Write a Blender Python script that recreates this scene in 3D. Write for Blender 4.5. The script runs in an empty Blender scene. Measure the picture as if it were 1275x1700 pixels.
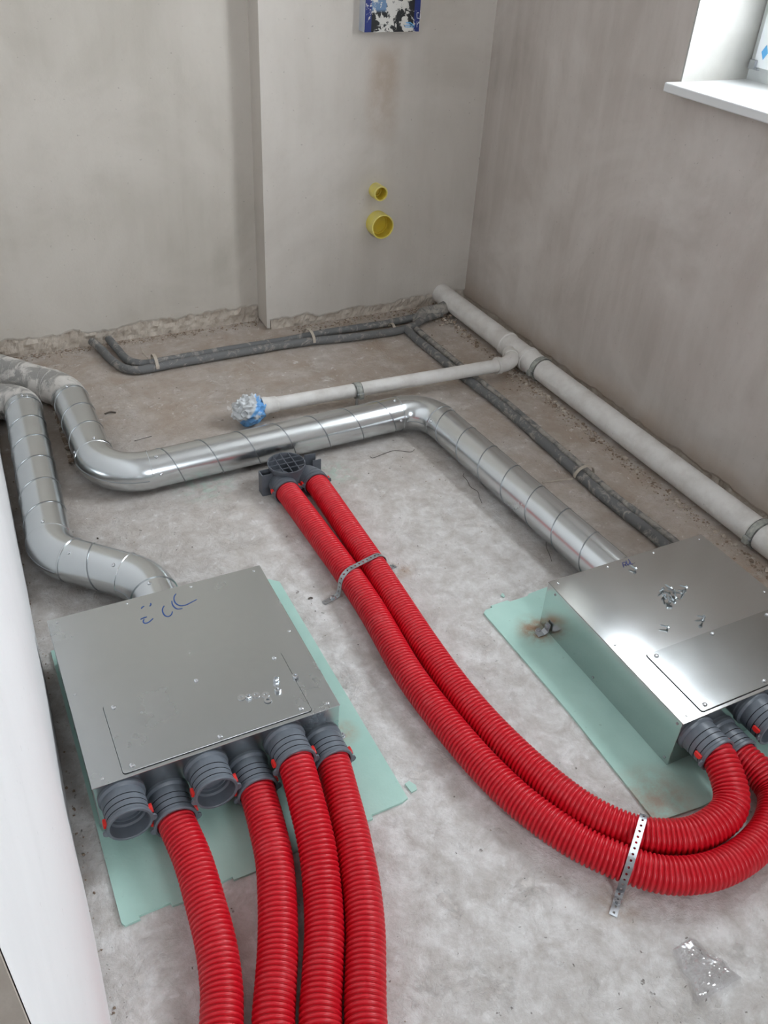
import bpy, bmesh, math, random
from math import sin, cos, pi, sqrt, atan2
from mathutils import Vector, Matrix, noise

random.seed(7)
S = bpy.context.scene
COL = S.collection
V = Vector

# ------------------------------------------------------------------ camera, world, light, exposure
F_PX, PITCH, ROLL, YAW, CAM_H = 1448.1, 0.6334, 0.066, 0.5, 1.6
IW, IH = 1275.0, 1700.0
_f = V((0, cos(PITCH), -sin(PITCH))); _u = V((0, sin(PITCH), cos(PITCH))); _x = V((1, 0, 0))
_r = cos(ROLL) * _x + sin(ROLL) * _u
_up = -sin(ROLL) * _x + cos(ROLL) * _u
_rot = Matrix.Rotation(-YAW, 3, 'Z')
C_R, C_U, C_F = _rot @ _r, _rot @ _up, _rot @ _f
CAM = V((0, 0, CAM_H))
cd = bpy.data.cameras.new('camera'); co = bpy.data.objects.new('camera', cd); COL.objects.link(co)
co.matrix_world = Matrix((( C_R.x, C_U.x, -C_F.x, CAM.x), (C_R.y, C_U.y, -C_F.y, CAM.y), (C_R.z, C_U.z, -C_F.z, CAM.z), (0, 0, 0, 1)))
cd.sensor_fit = 'HORIZONTAL'; cd.sensor_width = 36.0; cd.lens = F_PX * 36.0 / IW
cd.clip_start = 0.01; cd.clip_end = 60
S.camera = co

w = bpy.data.worlds.new('overcast_sky'); S.world = w; w.use_nodes = True
bg = w.node_tree.nodes['Background']
bg.inputs['Color'].default_value = (0.87, 0.935, 1.0, 1); bg.inputs['Strength'].default_value = 6.0

def portal(name, loc, rot, sx, sy):
    l = bpy.data.lights.new(name, 'AREA'); l.shape = 'RECTANGLE'; l.size = sx; l.size_y = sy
    l.cycles.is_portal = True
    o = bpy.data.objects.new(name, l); COL.objects.link(o); o.location = loc; o.rotation_euler = rot
WIN_Y0, WIN_Y1, WIN_Z0, WIN_Z1 = 1.0, 2.2, 1.13, 2.4
FW_X0, FW_X1, FW_Z0, FW_Z1 = 0.6, 1.2, 1.2, 2.1
portal('daylight_window', (2.52, (WIN_Y0 + WIN_Y1) / 2, (WIN_Z0 + WIN_Z1) / 2), (0, pi / 2, 0), WIN_Z1 - WIN_Z0, WIN_Y1 - WIN_Y0)
portal('fill_opening_front', ((FW_X0 + FW_X1) / 2, -1.75, (FW_Z0 + FW_Z1) / 2), (pi / 2, 0, 0), FW_X1 - FW_X0, FW_Z1 - FW_Z0)  # portal of the unseen front opening, added to bring in fill light
S.view_settings.view_transform = 'Standard'; S.view_settings.look = 'None'
S.view_settings.gamma = 1.0; S.view_settings.use_curve_mapping = False
S.view_settings.exposure = 2.08
S.cycles.max_bounces = 10; S.cycles.diffuse_bounces = 6; S.cycles.glossy_bounces = 5
S.cycles.transparent_max_bounces = 12; S.cycles.sample_clamp_indirect = 6.0
S.cycles.caustics_reflective = False; S.cycles.caustics_refractive = False

# ------------------------------------------------------------------ pixel -> place
def ray(u, v):
    return C_F + C_R * ((u - IW / 2) / F_PX) - C_U * ((v - IH / 2) / F_PX)
def onz(u, v, z=0.0):
    q = ray(u, v); return CAM + q * ((z - CAM.z) / q.z)
def onx(u, v, x):
    q = ray(u, v); return CAM + q * (x / q.x)
def ony(u, v, y):
    q = ray(u, v); return CAM + q * (y / q.y)

# ------------------------------------------------------------------ materials
def mat(name, col, rough=0.6, metal=0.0, var=None, vscale=8.0, bump=0.0, bscale=60.0, spec=None, detail=6.0, alpha=1.0):
    m = bpy.data.materials.new(name); m.use_nodes = True
    nt = m.node_tree; b = nt.nodes['Principled BSDF']
    b.inputs['Base Color'].default_value = (*col, 1); b.inputs['Roughness'].default_value = rough; b.inputs['Metallic'].default_value = metal
    if spec is not None: b.inputs['Specular IOR Level'].default_value = spec
    tc = nt.nodes.new('ShaderNodeTexCoord')
    if var is not None:
        n = nt.nodes.new('ShaderNodeTexNoise'); n.inputs['Scale'].default_value = vscale; n.inputs['Detail'].default_value = detail
        n.inputs['Roughness'].default_value = 0.6
        nt.links.new(tc.outputs['Object'], n.inputs['Vector'])
        r = nt.nodes.new('ShaderNodeValToRGB'); r.color_ramp.elements[0].position = 0.32; r.color_ramp.elements[1].position = 0.68
        r.color_ramp.elements[0].color = (*var, 1); r.color_ramp.elements[1].color = (*col, 1)
        nt.links.new(n.outputs['Fac'], r.inputs['Fac']); nt.links.new(r.outputs['Color'], b.inputs['Base Color'])
    if bump:
        n2 = nt.nodes.new('ShaderNodeTexNoise'); n2.inputs['Scale'].default_value = bscale; n2.inputs['Detail'].default_value = 4
        nt.links.new(tc.outputs['Object'], n2.inputs['Vector'])
        bp = nt.nodes.new('ShaderNodeBump'); bp.inputs['Strength'].default_value = bump; bp.inputs['Distance'].default_value = 0.004
        nt.links.new(n2.outputs['Fac'], bp.inputs['Height']); nt.links.new(bp.outputs['Normal'], b.inputs['Normal'])
    return m

class NG:
    """small node-graph helper"""
    def __init__(s, name):
        s.m = bpy.data.materials.new(name); s.m.use_nodes = True; s.nt = s.m.node_tree; s.b = s.nt.nodes['Principled BSDF']
        s.tc = s.nt.nodes.new('ShaderNodeTexCoord').outputs['Object']
    def n(s, t, **k):
        nd = s.nt.nodes.new(t)
        for a, v in k.items(): setattr(nd, a, v)
        return nd
    def l(s, a, b): s.nt.links.new(a, b)
    def mapping(s, scale=(1, 1, 1), loc=(0, 0, 0), rot=(0, 0, 0)):
        mp = s.n('ShaderNodeMapping'); mp.inputs['Scale'].default_value = scale; mp.inputs['Location'].default_value = loc; mp.inputs['Rotation'].default_value = rot
        s.l(s.tc, mp.inputs['Vector']); return mp.outputs['Vector']
    def noise(s, scale, detail=5, rough=0.55, vec=None, dist=0.0):
        nd = s.n('ShaderNodeTexNoise'); nd.inputs['Scale'].default_value = scale; nd.inputs['Detail'].default_value = detail
        nd.inputs['Roughness'].default_value = rough; nd.inputs['Distortion'].default_value = dist
        s.l(vec or s.tc, nd.inputs['Vector']); return nd.outputs['Fac']
    def ramp(s, fac, stops):
        r = s.n('ShaderNodeValToRGB'); cr = r.color_ramp
        while len(cr.elements) < len(stops): cr.elements.new(0.5)
        for e, (p, c) in zip(cr.elements, stops):
            e.position = p; e.color = (c, c, c, 1) if isinstance(c, (int, float)) else (*c, 1)
        s.l(fac, r.inputs['Fac']); return r.outputs['Color']
    def mix(s, fac, a, b):
        mx = s.n('ShaderNodeMix', data_type='RGBA')
        for sock, v in ((mx.inputs[0], fac), (mx.inputs[6], a), (mx.inputs[7], b)):
            if isinstance(v, (int, float)): sock.default_value = v
            elif isinstance(v, tuple): sock.default_value = (*v, 1)
            else: s.l(v, sock)
        return mx.outputs[2]
    def math(s, op, a, b=0.0, clamp=False):
        md = s.n('ShaderNodeMath', operation=op, use_clamp=clamp)
        for sock, v in ((md.inputs[0], a), (md.inputs[1], b)):
            if isinstance(v, (int, float)): sock.default_value = v
            else: s.l(v, sock)
        return md.outputs[0]
    def xyz(s):
        sp = s.n('ShaderNodeSeparateXYZ'); s.l(s.tc, sp.inputs[0]); return sp.outputs
    def mr(s, v, a, b, c=0.0, d=1.0):
        m = s.n('ShaderNodeMapRange', interpolation_type='SMOOTHSTEP'); s.l(v, m.inputs[0])
        for i, q in enumerate((a, b, c, d)): m.inputs[1 + i].default_value = q
        return m.outputs[0]
    def bump(s, h, strength, dist=0.004):
        bp = s.n('ShaderNodeBump'); bp.inputs['Strength'].default_value = strength; bp.inputs['Distance'].default_value = dist
        s.l(h, bp.inputs['Height']); s.l(bp.outputs['Normal'], s.b.inputs['Normal'])
    def spot(s, x, y, r0, r1, z=None):
        vm = s.n('ShaderNodeVectorMath', operation='DISTANCE'); s.l(s.tc, vm.inputs[0]); vm.inputs[1].default_value = (x, y, z or 0.0)
        return s.mr(vm.outputs['Value'], r0, r1, 1.0, 0.0)

def make_plaster(name, light, mid, dark, streak=0.35, low=None):
    g = NG(name)
    big = g.noise(1.7, 5, 0.6, dist=0.6)
    st = g.noise(3.2, 5, 0.6, vec=g.mapping((3.0, 3.0, 0.35)))
    c = g.ramp(big, [(0.3, dark), (0.5, mid), (0.68, light)])
    c = g.mix(g.math('MULTIPLY', g.ramp(st, [(0.42, 0.0), (0.62, 1.0)]), streak), c, light)
    fine = g.noise(26, 6, 0.7)
    c = g.mix(g.math('MULTIPLY', g.ramp(fine, [(0.56, 0.0), (0.72, 1.0)]), 0.22), c, dark)
    pit = g.noise(75, 2, 0.5)
    c = g.mix(g.math('MULTIPLY', g.ramp(pit, [(0.73, 0.0), (0.77, 1.0)]), 0.45), c, tuple(x * 0.55 for x in dark))
    if low:
        x, y, z = g.xyz()
        k = g.math('MULTIPLY', g.mr(z, 0.02, low[1], 1.0, 0.0), g.ramp(g.noise(7, 5, 0.65), [(0.3, 0.25), (0.6, 1.0)]))
        c = g.mix(k, c, low[0])
    g.l(c, g.b.inputs['Base Color']); g.b.inputs['Roughness'].default_value = 0.92
    g.b.inputs['Specular IOR Level'].default_value = 0.2
    g.bump(g.math('ADD', g.noise(90, 4, 0.6), g.math('MULTIPLY', g.noise(9, 3), 2.0)), 0.22, 0.003)
    return g

_g = make_plaster('plaster_back', (0.59, 0.55, 0.495), (0.54, 0.50, 0.445), (0.45, 0.415, 0.36), 0.3)
M_PB = _g.m
_g = make_plaster('plaster_pier', (0.61, 0.57, 0.52), (0.555, 0.515, 0.465), (0.48, 0.44, 0.39), 0.4)
# damp brown patch above the yellow drains
_x3, _y3, _z3 = _g.xyz()
_k = _g.math('MULTIPLY', _g.math('MULTIPLY', _g.mr(_x3, 1.56, 1.64), _g.mr(_x3, 1.69, 1.75, 1.0, 0.0)),
             _g.math('MULTIPLY', _g.mr(_z3, 0.66, 0.86), _g.mr(_z3, 1.02, 1.12, 1.0, 0.0)))
_k = _g.math('MULTIPLY', _k, _g.ramp(_g.noise(9, 5, 0.6), [(0.35, 0.15), (0.6, 0.75)]))
_base = _g.b.inputs['Base Color'].links[0].from_socket
_g.l(_g.mix(_k, _base, (0.42, 0.34, 0.27)), _g.b.inputs['Base Color'])
M_PP = _g.m
M_PR = make_plaster('plaster_right', (0.62, 0.575, 0.535), (0.50, 0.45, 0.41), (0.41, 0.365, 0.325), 0.4, ((0.46, 0.38, 0.31), 0.16)).m
M_PL = make_plaster('plaster_left', (0.84, 0.84, 0.84), (0.82, 0.82, 0.82), (0.78, 0.78, 0.78), 0.3).m
M_ROUGH = mat('rough_masonry', (0.60, 0.54, 0.47), 0.95, var=(0.40, 0.34, 0.28), vscale=22, bump=1.0, bscale=70)
M_CEIL = mat('ceiling_concrete', (0.52, 0.50, 0.48), 0.95, var=(0.44, 0.42, 0.40), vscale=3)
M_HALL = mat('hall_render', (0.46, 0.43, 0.39), 0.95, var=(0.38, 0.35, 0.32), vscale=3)
M_WHITE = mat('white_gloss_board', (0.72, 0.73, 0.73), 0.28)
M_FRAME = mat('white_window_plastic', (0.66, 0.68, 0.68), 0.35)
M_FILM = mat('protective_film', (0.86, 0.89, 0.92), 0.3)
M_BLUEPRINT = mat('film_print_blue', (0.12, 0.42, 0.78), 0.4)

def make_floor():
    g = NG('concrete_floor')
    x, y, z = g.xyz()
    n1 = g.noise(2.4, 6, 0.62, dist=0.5); n2 = g.noise(17, 8, 0.72, dist=0.3); n3 = g.noise(48, 5, 0.65)
    c = g.ramp(n2, [(0.34, (0.46, 0.43, 0.40)), (0.5, (0.60, 0.58, 0.56)), (0.62, (0.72, 0.71, 0.695))])
    c = g.mix(g.math('MULTIPLY', g.ramp(n1, [(0.4, 1.0), (0.6, 0.0)]), 0.22), c, (0.47, 0.44, 0.41))
    # brown building dust gathered towards the back and along the pipes
    k = g.math('MAXIMUM', g.mr(y, 2.05, 2.75), g.mr(x, 1.25, 1.75))
    k = g.math('MAXIMUM', k, g.math('MULTIPLY', g.mr(y, 1.5, 2.4), 0.55))
    dn = g.ramp(g.noise(5.5, 6, 0.62, dist=0.6), [(0.3, 1.0), (0.68, 0.45)])
    c = g.mix(g.math('MULTIPLY', g.math('MULTIPLY', k, dn), 0.95), c, (0.37, 0.29, 0.225))
    # pale plaster smears left on the dusty part
    sm = g.ramp(g.noise(9.5, 9, 0.75, dist=0.3), [(0.575, 0.0), (0.64, 1.0)])
    c = g.mix(g.math('MULTIPLY', sm, 0.5), c, (0.68, 0.645, 0.605))
    fl = g.ramp(g.noise(34, 4, 0.6, dist=0.5), [(0.64, 0.0), (0.70, 1.0)])
    c = g.mix(g.math('MULTIPLY', fl, 0.5), c, (0.80, 0.79, 0.78))
    dk = g.ramp(g.noise(60, 3, 0.55, dist=0.4), [(0.70, 0.0), (0.745, 1.0)])
    c = g.mix(g.math('MULTIPLY', dk, 0.65), c, (0.16, 0.13, 0.11))
    c = g.mix(g.math('MULTIPLY', g.ramp(n3, [(0.3, 1.0), (0.55, 0.0)]), 0.14), c, (0.30, 0.27, 0.24))
    # green foam dust beside the duct
    for (px, py, r) in ((560, 785, 0.10), (340, 805, 0.14)):
        p = onz(px, py); s = g.math('MULTIPLY', g.spot(p.x, p.y, 0.0, r), g.ramp(g.noise(30, 4, 0.6), [(0.45, 0.0), (0.6, 0.55)]))
        c = g.mix(s, c, (0.42, 0.60, 0.50))
    # drilling dust by the strap anchors
    for (px, py, r) in ((1022, 1502, 0.07), (665, 945, 0.06), (556, 985, 0.05), (1240, 960, 0.16)):
        p = onz(px, py); s = g.math('MULTIPLY', g.spot(p.x, p.y, 0.0, r), g.ramp(g.noise(25, 5, 0.65), [(0.38, 0.0), (0.62, 0.75)]))
        c = g.mix(s, c, (0.36, 0.25, 0.17))
    g.l(c, g.b.inputs['Base Color']); g.b.inputs['Roughness'].default_value = 0.85; g.b.inputs['Specular IOR Level'].default_value = 0.3
    h = g.math('ADD', g.math('MULTIPLY', g.noise(16, 6, 0.65, dist=0.6), 1.6), g.math('MULTIPLY', n3, 0.8))
    h = g.math('SUBTRACT', h, g.math('MULTIPLY', dk, 0.7)); h = g.math('ADD', h, g.math('MULTIPLY', sm, 0.25))
    g.bump(h, 0.75, 0.006)
    return g.m
M_FLOOR = make_floor()

def make_galv(name, col, rough, spang=28, dust=None):
    g = NG(name)
    n = g.noise(spang, 3, 0.5); n2 = g.noise(4, 5, 0.6)
    c = g.mix(g.math('MULTIPLY', n, 0.3), col, tuple(q * 0.8 for q in col))
    rr = g.math('ADD', g.math('MULTIPLY', g.math('SUBTRACT', n2, 0.5), 0.12), rough)
    if dust:
        k = g.math('MULTIPLY', g.math('MULTIPLY', g.ramp(g.noise(26, 5, 0.65), [(0.50, 0.0), (0.85, 1.0)]), g.ramp(g.noise(5, 3, 0.5), [(0.45, 0.0), (0.70, 1.0)])), dust)
        c = g.mix(k, c, (0.80, 0.81, 0.81)); rr = g.math('ADD', rr, g.math('MULTIPLY', k, 0.25)); g.b.inputs['Metallic'].default_value = 1.0
    else: g.b.inputs['Metallic'].default_value = 1.0
    g.l(c, g.b.inputs['Base Color']); g.l(rr, g.b.inputs['Roughness'])
    g.bump(g.noise(spang * 2.0, 2, 0.5), 0.02, 0.001)
    return g.m
M_GALV = make_galv('galvanised_duct', (0.70, 0.73, 0.74), 0.25)
M_SHEET = make_galv('galvanised_sheet', (0.60, 0.63, 0.64), 0.26, 60, dust=0.16)
M_SHEET2 = make_galv('galvanised_sheet_clean', (0.60, 0.61, 0.60), 0.16, 160)
M_PANEL_DIM = make_galv('galvanised_panel_dimmed', (0.46, 0.475, 0.47), 0.17, 120)  # AW panel metal darkened, painting a weaker window reflection into its colour
M_SEAM = make_galv('seam_metal', (0.34, 0.36, 0.37), 0.32)
M_ZINC = make_galv('zinc', (0.72, 0.74, 0.76), 0.25)
M_ZINCD = make_galv('screw_zinc', (0.40, 0.44, 0.46), 0.3)
M_STEEL = make_galv('dull_steel', (0.46, 0.48, 0.50), 0.45)

def make_dirtyduct():
    g = NG('plaster_splashed_duct')
    k = g.ramp(g.noise(13, 6, 0.68, dist=0.7), [(0.44, 0.0), (0.56, 1.0)])
    c = g.mix(k, (0.40, 0.39, 0.37), (0.66, 0.63, 0.59))
    g.l(c, g.b.inputs['Base Color']); g.l(g.math('SUBTRACT', 0.6, g.math('MULTIPLY', k, 0.6)), g.b.inputs['Metallic'])
    g.b.inputs['Roughness'].default_value = 0.7; g.bump(g.math('ADD', k, g.noise(60, 4)), 0.6, 0.004)
    return g.m
M_DIRTY = make_dirtyduct()

def make_hose():
    g = NG('red_corrugated_plastic')
    k = g.ramp(g.noise(22, 5, 0.7), [(0.52, 0.0), (0.75, 1.0)])
    x, y, z = g.xyz()
    c = g.mix(g.math('MULTIPLY', k, 0.20), (0.60, 0.006, 0.018), (0.72, 0.17, 0.19))
    g.l(c, g.b.inputs['Base Color']); g.b.inputs['Roughness'].default_value = 0.38
    return g.m
M_HOSE = make_hose()
M_COLLAR = mat('grey_socket_plastic', (0.15, 0.172, 0.20), 0.40, var=(0.125, 0.145, 0.17), vscale=30)
M_GROOVE = mat('dark_groove', (0.012, 0.014, 0.018), 0.7)
M_CLIP = mat('red_clip_plastic', (0.80, 0.02, 0.015), 0.4)
M_OUTLET = mat('dark_grey_plastic', (0.115, 0.125, 0.145), 0.45, var=(0.095, 0.104, 0.12), vscale=20)

def make_mat_foam(name, spots):
    g = NG(name)
    c = g.ramp(g.noise(5, 4, 0.6), [(0.3, (0.38, 0.60, 0.53)), (0.7, (0.46, 0.69, 0.615))])
    sp = g.ramp(g.noise(70, 3, 0.5), [(0.70, 0.0), (0.76, 0.5)])
    c = g.mix(sp, c, (0.30, 0.46, 0.41))
    for (p, r, col, s) in spots:
        k = g.math('MULTIPLY', g.spot(p.x, p.y, r * 0.1, r, p.z), g.ramp(g.noise(24, 5, 0.65), [(0.34, 0.1), (0.6, s)]))
        c = g.mix(k, c, col)
    g.l(c, g.b.inputs['Base Color']); g.b.inputs['Roughness'].default_value = 0.75
    g.bump(g.noise(160, 3), 0.15, 0.002)
    return g.m
BROWN = (0.33, 0.19, 0.11)
M_MATL = make_mat_foam('mint_foam_a', [(onz(569, 1217, .006), 0.05, (0.48, 0.36, 0.26), 0.95)])
M_MATR = make_mat_foam('mint_foam_b', [(onz(890, 1046, .006), 0.075, BROWN, 1.0), (onz(892, 1046, .006), 0.045, BROWN, 1.0), (onz(1092, 1338, .006), 0.14, (0.40, 0.32, 0.25), 0.9), (onz(1060, 1350, .006), 0.06, (0.45, 0.33, 0.26), 0.8)])

def make_pvc():
    g = NG('dusty_white_pipe')
    c = g.ramp(g.noise(9, 6, 0.65), [(0.32, (0.58, 0.55, 0.515)), (0.55, (0.72, 0.70, 0.67)), (0.75, (0.77, 0.755, 0.73))])
    dk = g.ramp(g.noise(45, 4, 0.6), [(0.70, 0.0), (0.76, 0.7)])
    c = g.mix(dk, c, (0.25, 0.22, 0.19))
    g.l(c, g.b.inputs['Base Color']); g.b.inputs['Roughness'].default_value = 0.7; g.bump(g.noise(70, 4), 0.25, 0.003)
    return g.m
M_PVC = make_pvc()
def make_lagging(name, dustk):
    g = NG(name)
    k = g.ramp(g.noise(24, 6, 0.7, dist=0.8), [(0.52 - dustk, 0.0), (0.66 - dustk * 0.6, 1.0)])
    c = g.mix(g.math('MULTIPLY', k, .75), (0.15, 0.152, 0.152), (0.46, 0.42, 0.37)); g.l(c, g.b.inputs['Base Color'])
    g.b.inputs['Roughness'].default_value = 0.75; g.bump(g.math('ADD', k, g.noise(60, 4)), 0.5, 0.003)
    return g.m
M_LAG = make_lagging('grey_pipe_insulation', 0.0)
M_LAGD = make_lagging('dusty_pipe_insulation', 0.13)
M_TIE = mat('beige_tie', (0.52, 0.46, 0.38), 0.7, var=(0.40, 0.35, 0.29), vscale=40)
M_YEL = mat('yellow_plastic', (0.78, 0.66, 0.10), 0.45, var=(0.72, 0.63, 0.22), vscale=18, bump=0.15, bscale=60)
M_YELIN = mat('yellow_plastic_inside', (0.62, 0.46, 0.03), 0.5, var=(0.55, 0.42, 0.05), vscale=25)
M_RUBBER = mat('black_rubber', (0.03, 0.035, 0.033), 0.7, var=(0.30, 0.30, 0.27), vscale=45)
M_CLAMP = mat('splashed_clamp_band', (0.50, 0.50, 0.45), 0.6, metal=0.3, var=(0.22, 0.24, 0.23), vscale=60, bump=0.4)
M_INK = mat('blue_marker_ink', (0.02, 0.07, 0.26), 0.5)
M_INK2 = mat('navy_marker_ink', (0.02, 0.025, 0.14), 0.5)
M_CRUMB = mat('plaster_crumb', (0.55, 0.49, 0.42), 0.95, var=(0.36, 0.29, 0.23), vscale=30)
M_CRUMBD = mat('brown_rubble', (0.32, 0.24, 0.18), 0.95, var=(0.20, 0.15, 0.11), vscale=30)
M_WIRE = mat('thin_dark_wire', (0.10, 0.085, 0.075), 0.5)
M_TWIG = mat('dark_scrap', (0.09, 0.075, 0.06), 0.8)
M_MINT = mat('mint_scrap', (0.44, 0.64, 0.57), 0.8)
M_DARK = mat('dark_gap', (0.015, 0.016, 0.017), 0.8)

# ------------------------------------------------------------------ mesh helpers
def setparent(o, parent):
    o.parent = parent
    pl = parent.get('_mw')
    M = Matrix.Translation(pl[:3]) if pl is not None else Matrix.Identity(4)
    o.matrix_parent_inverse = M.inverted()

def mesh_obj(name, verts, faces, m, parent=None, smooth=False, mats=None, midx=None, auto=None):
    me = bpy.data.meshes.new(name); me.from_pydata([tuple(v) for v in verts], [], faces); me.update()
    for mm in (mats or [m]): me.materials.append(mm)
    if midx: me.polygons.foreach_set('material_index', midx)
    if smooth: me.polygons.foreach_set('use_smooth', [True] * len(me.polygons))
    if auto is not None:
        me.polygons.foreach_set('use_smooth', [True] * len(me.polygons)); me.set_sharp_from_angle(angle=auto)
    o = bpy.data.objects.new(name, me); COL.objects.link(o)
    if parent is not None: setparent(o, parent)
    return o
def bm_obj(name, bm, m, parent=None, auto=None):
    me = bpy.data.meshes.new(name); bmesh.ops.recalc_face_normals(bm, faces=bm.faces[:]); bm.to_mesh(me); bm.free(); me.materials.append(m)
    if auto is not None:
        me.polygons.foreach_set('use_smooth', [True] * len(me.polygons)); me.set_sharp_from_angle(angle=auto)
    o = bpy.data.objects.new(name, me); COL.objects.link(o)
    if parent is not None: setparent(o, parent)
    return o
def tag(o, label=None, cat=None, group=None, kind=None):
    if label: o['label'] = label
    if cat: o['category'] = cat
    if group: o['group'] = group
    if kind: o['kind'] = kind
    return o
def thing(name, label, cat, loc, group=None):
    o = bpy.data.objects.new(name, None); COL.objects.link(o); o.location = loc; o.empty_display_size = 0.05
    o['_mw'] = [float(q) for q in loc]
    return tag(o, label, cat, group)
def settle():
    for o in COL.objects:
        if '_mw' in o: del o['_mw']

def box_geo(a, b):
    x0, y0, z0 = a; x1, y1, z1 = b
    vs = [V((x, y, z)) for z in (z0, z1) for y in (y0, y1) for x in (x0, x1)]
    fs = [(0, 2, 3, 1), (4, 5, 7, 6), (0, 1, 5, 4), (2, 6, 7, 3), (0, 4, 6, 2), (1, 3, 7, 5)]
    return vs, fs
def box(name, a, b, m, parent=None, bevel=0.0, seg=2):
    vs, fs = box_geo(a, b)
    if not bevel: return mesh_obj(name, vs, fs, m, parent)
    bm = bmesh.new(); bv = [bm.verts.new(v) for v in vs]
    for f in fs: bm.faces.new([bv[i] for i in f])
    bmesh.ops.bevel(bm, geom=bm.edges[:], offset=bevel, segments=seg, profile=0.5, affect='EDGES')
    return bm_obj(name, bm, m, parent)
def prism(name, pts, z0, z1, m, parent=None, bevel=0.0):
    n = len(pts)
    vs = [V((p[0], p[1], z0)) for p in pts] + [V((p[0], p[1], z1)) for p in pts]
    fs = [tuple(range(n - 1, -1, -1)), tuple(range(n, 2 * n))] + [(i, (i + 1) % n, n + (i + 1) % n, n + i) for i in range(n)]
    bm = bmesh.new(); bv = [bm.verts.new(v) for v in vs]
    for f in fs: bm.faces.new([bv[i] for i in f])
    if bevel: bmesh.ops.bevel(bm, geom=[e for e in bm.edges if abs(e.verts[0].co.z - z1) < 1e-6 and abs(e.verts[1].co.z - z1) < 1e-6], offset=bevel, segments=1, affect='EDGES')
    return bm_obj(name, bm, m, parent)

def catmull(P, step=0.004, closed=False):
    P = [V(p) for p in P]
    Q = [P[0] * 2 - P[1]] + P + [P[-1] * 2 - P[-2]]
    out = []
    for i in range(1, len(Q) - 2):
        p0, p1, p2, p3 = Q[i - 1], Q[i], Q[i + 1], Q[i + 2]
        t0 = 0.0; t1 = t0 + max((p1 - p0).length, 1e-6) ** .5; t2 = t1 + max((p2 - p1).length, 1e-6) ** .5; t3 = t2 + max((p3 - p2).length, 1e-6) ** .5
        k = max(3, int((p2 - p1).length / step))
        for j in range(k):
            t = t1 + (t2 - t1) * j / k
            a1 = p0 * ((t1 - t) / (t1 - t0)) + p1 * ((t - t0) / (t1 - t0)); a2 = p1 * ((t2 - t) / (t2 - t1)) + p2 * ((t - t1) / (t2 - t1))
            a3 = p2 * ((t3 - t) / (t3 - t2)) + p3 * ((t - t2) / (t3 - t2))
            b1 = a1 * ((t2 - t) / (t2 - t0)) + a2 * ((t - t0) / (t2 - t0)); b2 = a2 * ((t3 - t) / (t3 - t1)) + a3 * ((t - t1) / (t3 - t1))
            out.append(b1 * ((t2 - t) / (t2 - t1)) + b2 * ((t - t1) / (t2 - t1)))
    out.append(P[-1]); return out
class Path:
    def __init__(s, pts):
        s.p = [V(q) for q in pts]; s.s = [0.0]
        for a, b in zip(s.p, s.p[1:]): s.s.append(s.s[-1] + (b - a).length)
        s.L = s.s[-1]
        n = len(s.p); s.t = []
        for i in range(n):
            d = s.p[min(i + 1, n - 1)] - s.p[max(i - 1, 0)]; s.t.append(d.normalized())
        up = V((0, 0, 1)) if abs(s.t[0].z) < 0.9 else V((1, 0, 0))
        nn = (up - s.t[0] * up.dot(s.t[0])).normalized(); s.n = [nn]
        for i in range(1, n):
            q = s.n[-1]; q = (q - s.t[i] * q.dot(s.t[i])).normalized(); s.n.append(q)
    def at(s, d):
        d = min(max(d, 0.0), s.L); lo, hi = 0, len(s.s) - 1
        while hi - lo > 1:
            m = (lo + hi) // 2
            if s.s[m] <= d: lo = m
            else: hi = m
        k = (d - s.s[lo]) / max(s.s[hi] - s.s[lo], 1e-9)
        p = s.p[lo].lerp(s.p[hi], k); t = s.t[lo].lerp(s.t[hi], k).normalized(); n = s.n[lo].lerp(s.n[hi], k)
        n = (n - t * n.dot(t)).normalized(); return p, t, n, t.cross(n)
def sweep_geo(path, rings, seg=28, cap=True, wob=None):
    """rings: list of (s, radius)"""
    vs, fs = [], []
    for (d, r) in rings:
        p, t, n, b = path.at(d)
        for k in range(seg):
            a = 2 * pi * k / seg; rr = r if wob is None else r * wob(d, a)
            vs.append(p + n * (rr * cos(a)) + b * (rr * sin(a)))
    for i in range(len(rings) - 1):
        for k in range(seg):
            k2 = (k + 1) % seg
            fs.append((i * seg + k, i * seg + k2, (i + 1) * seg + k2, (i + 1) * seg + k))
    if cap:
        fs.append(tuple(range(seg - 1, -1, -1))); o = (len(rings) - 1) * seg; fs.append(tuple(range(o, o + seg)))
    return vs, fs
def tube(name, pts, r, m, parent=None, seg=24, cap=True, step=None, wob=None, auto=0.6):
    P = Path(pts)
    if step: n = max(2, int(P.L / step)); rings = [(P.L * i / n, r) for i in range(n + 1)]
    else: rings = [(q, r) for q in P.s]
    vs, fs = sweep_geo(P, rings, seg, cap, wob)
    return mesh_obj(name, vs, fs, m, parent, auto=auto)
def lathe_geo(prof, origin, axis, seg=36, ref=None):
    """prof: list of (distance along axis, radius); open ended"""
    ax = V(axis).normalized(); ref = V(ref) if ref else (V((0, 0, 1)) if abs(ax.z) < .9 else V((1, 0, 0)))
    n = (ref - ax * ref.dot(ax)).normalized(); b = ax.cross(n); o = V(origin)
    vs, fs = [], []
    for (d, r) in prof:
        for k in range(seg):
            a = 2 * pi * k / seg; vs.append(o + ax * d + n * (r * cos(a)) + b * (r * sin(a)))
    for i in range(len(prof) - 1):
        for k in range(seg):
            k2 = (k + 1) % seg; fs.append((i * seg + k, i * seg + k2, (i + 1) * seg + k2, (i + 1) * seg + k))
    return vs, fs
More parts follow.
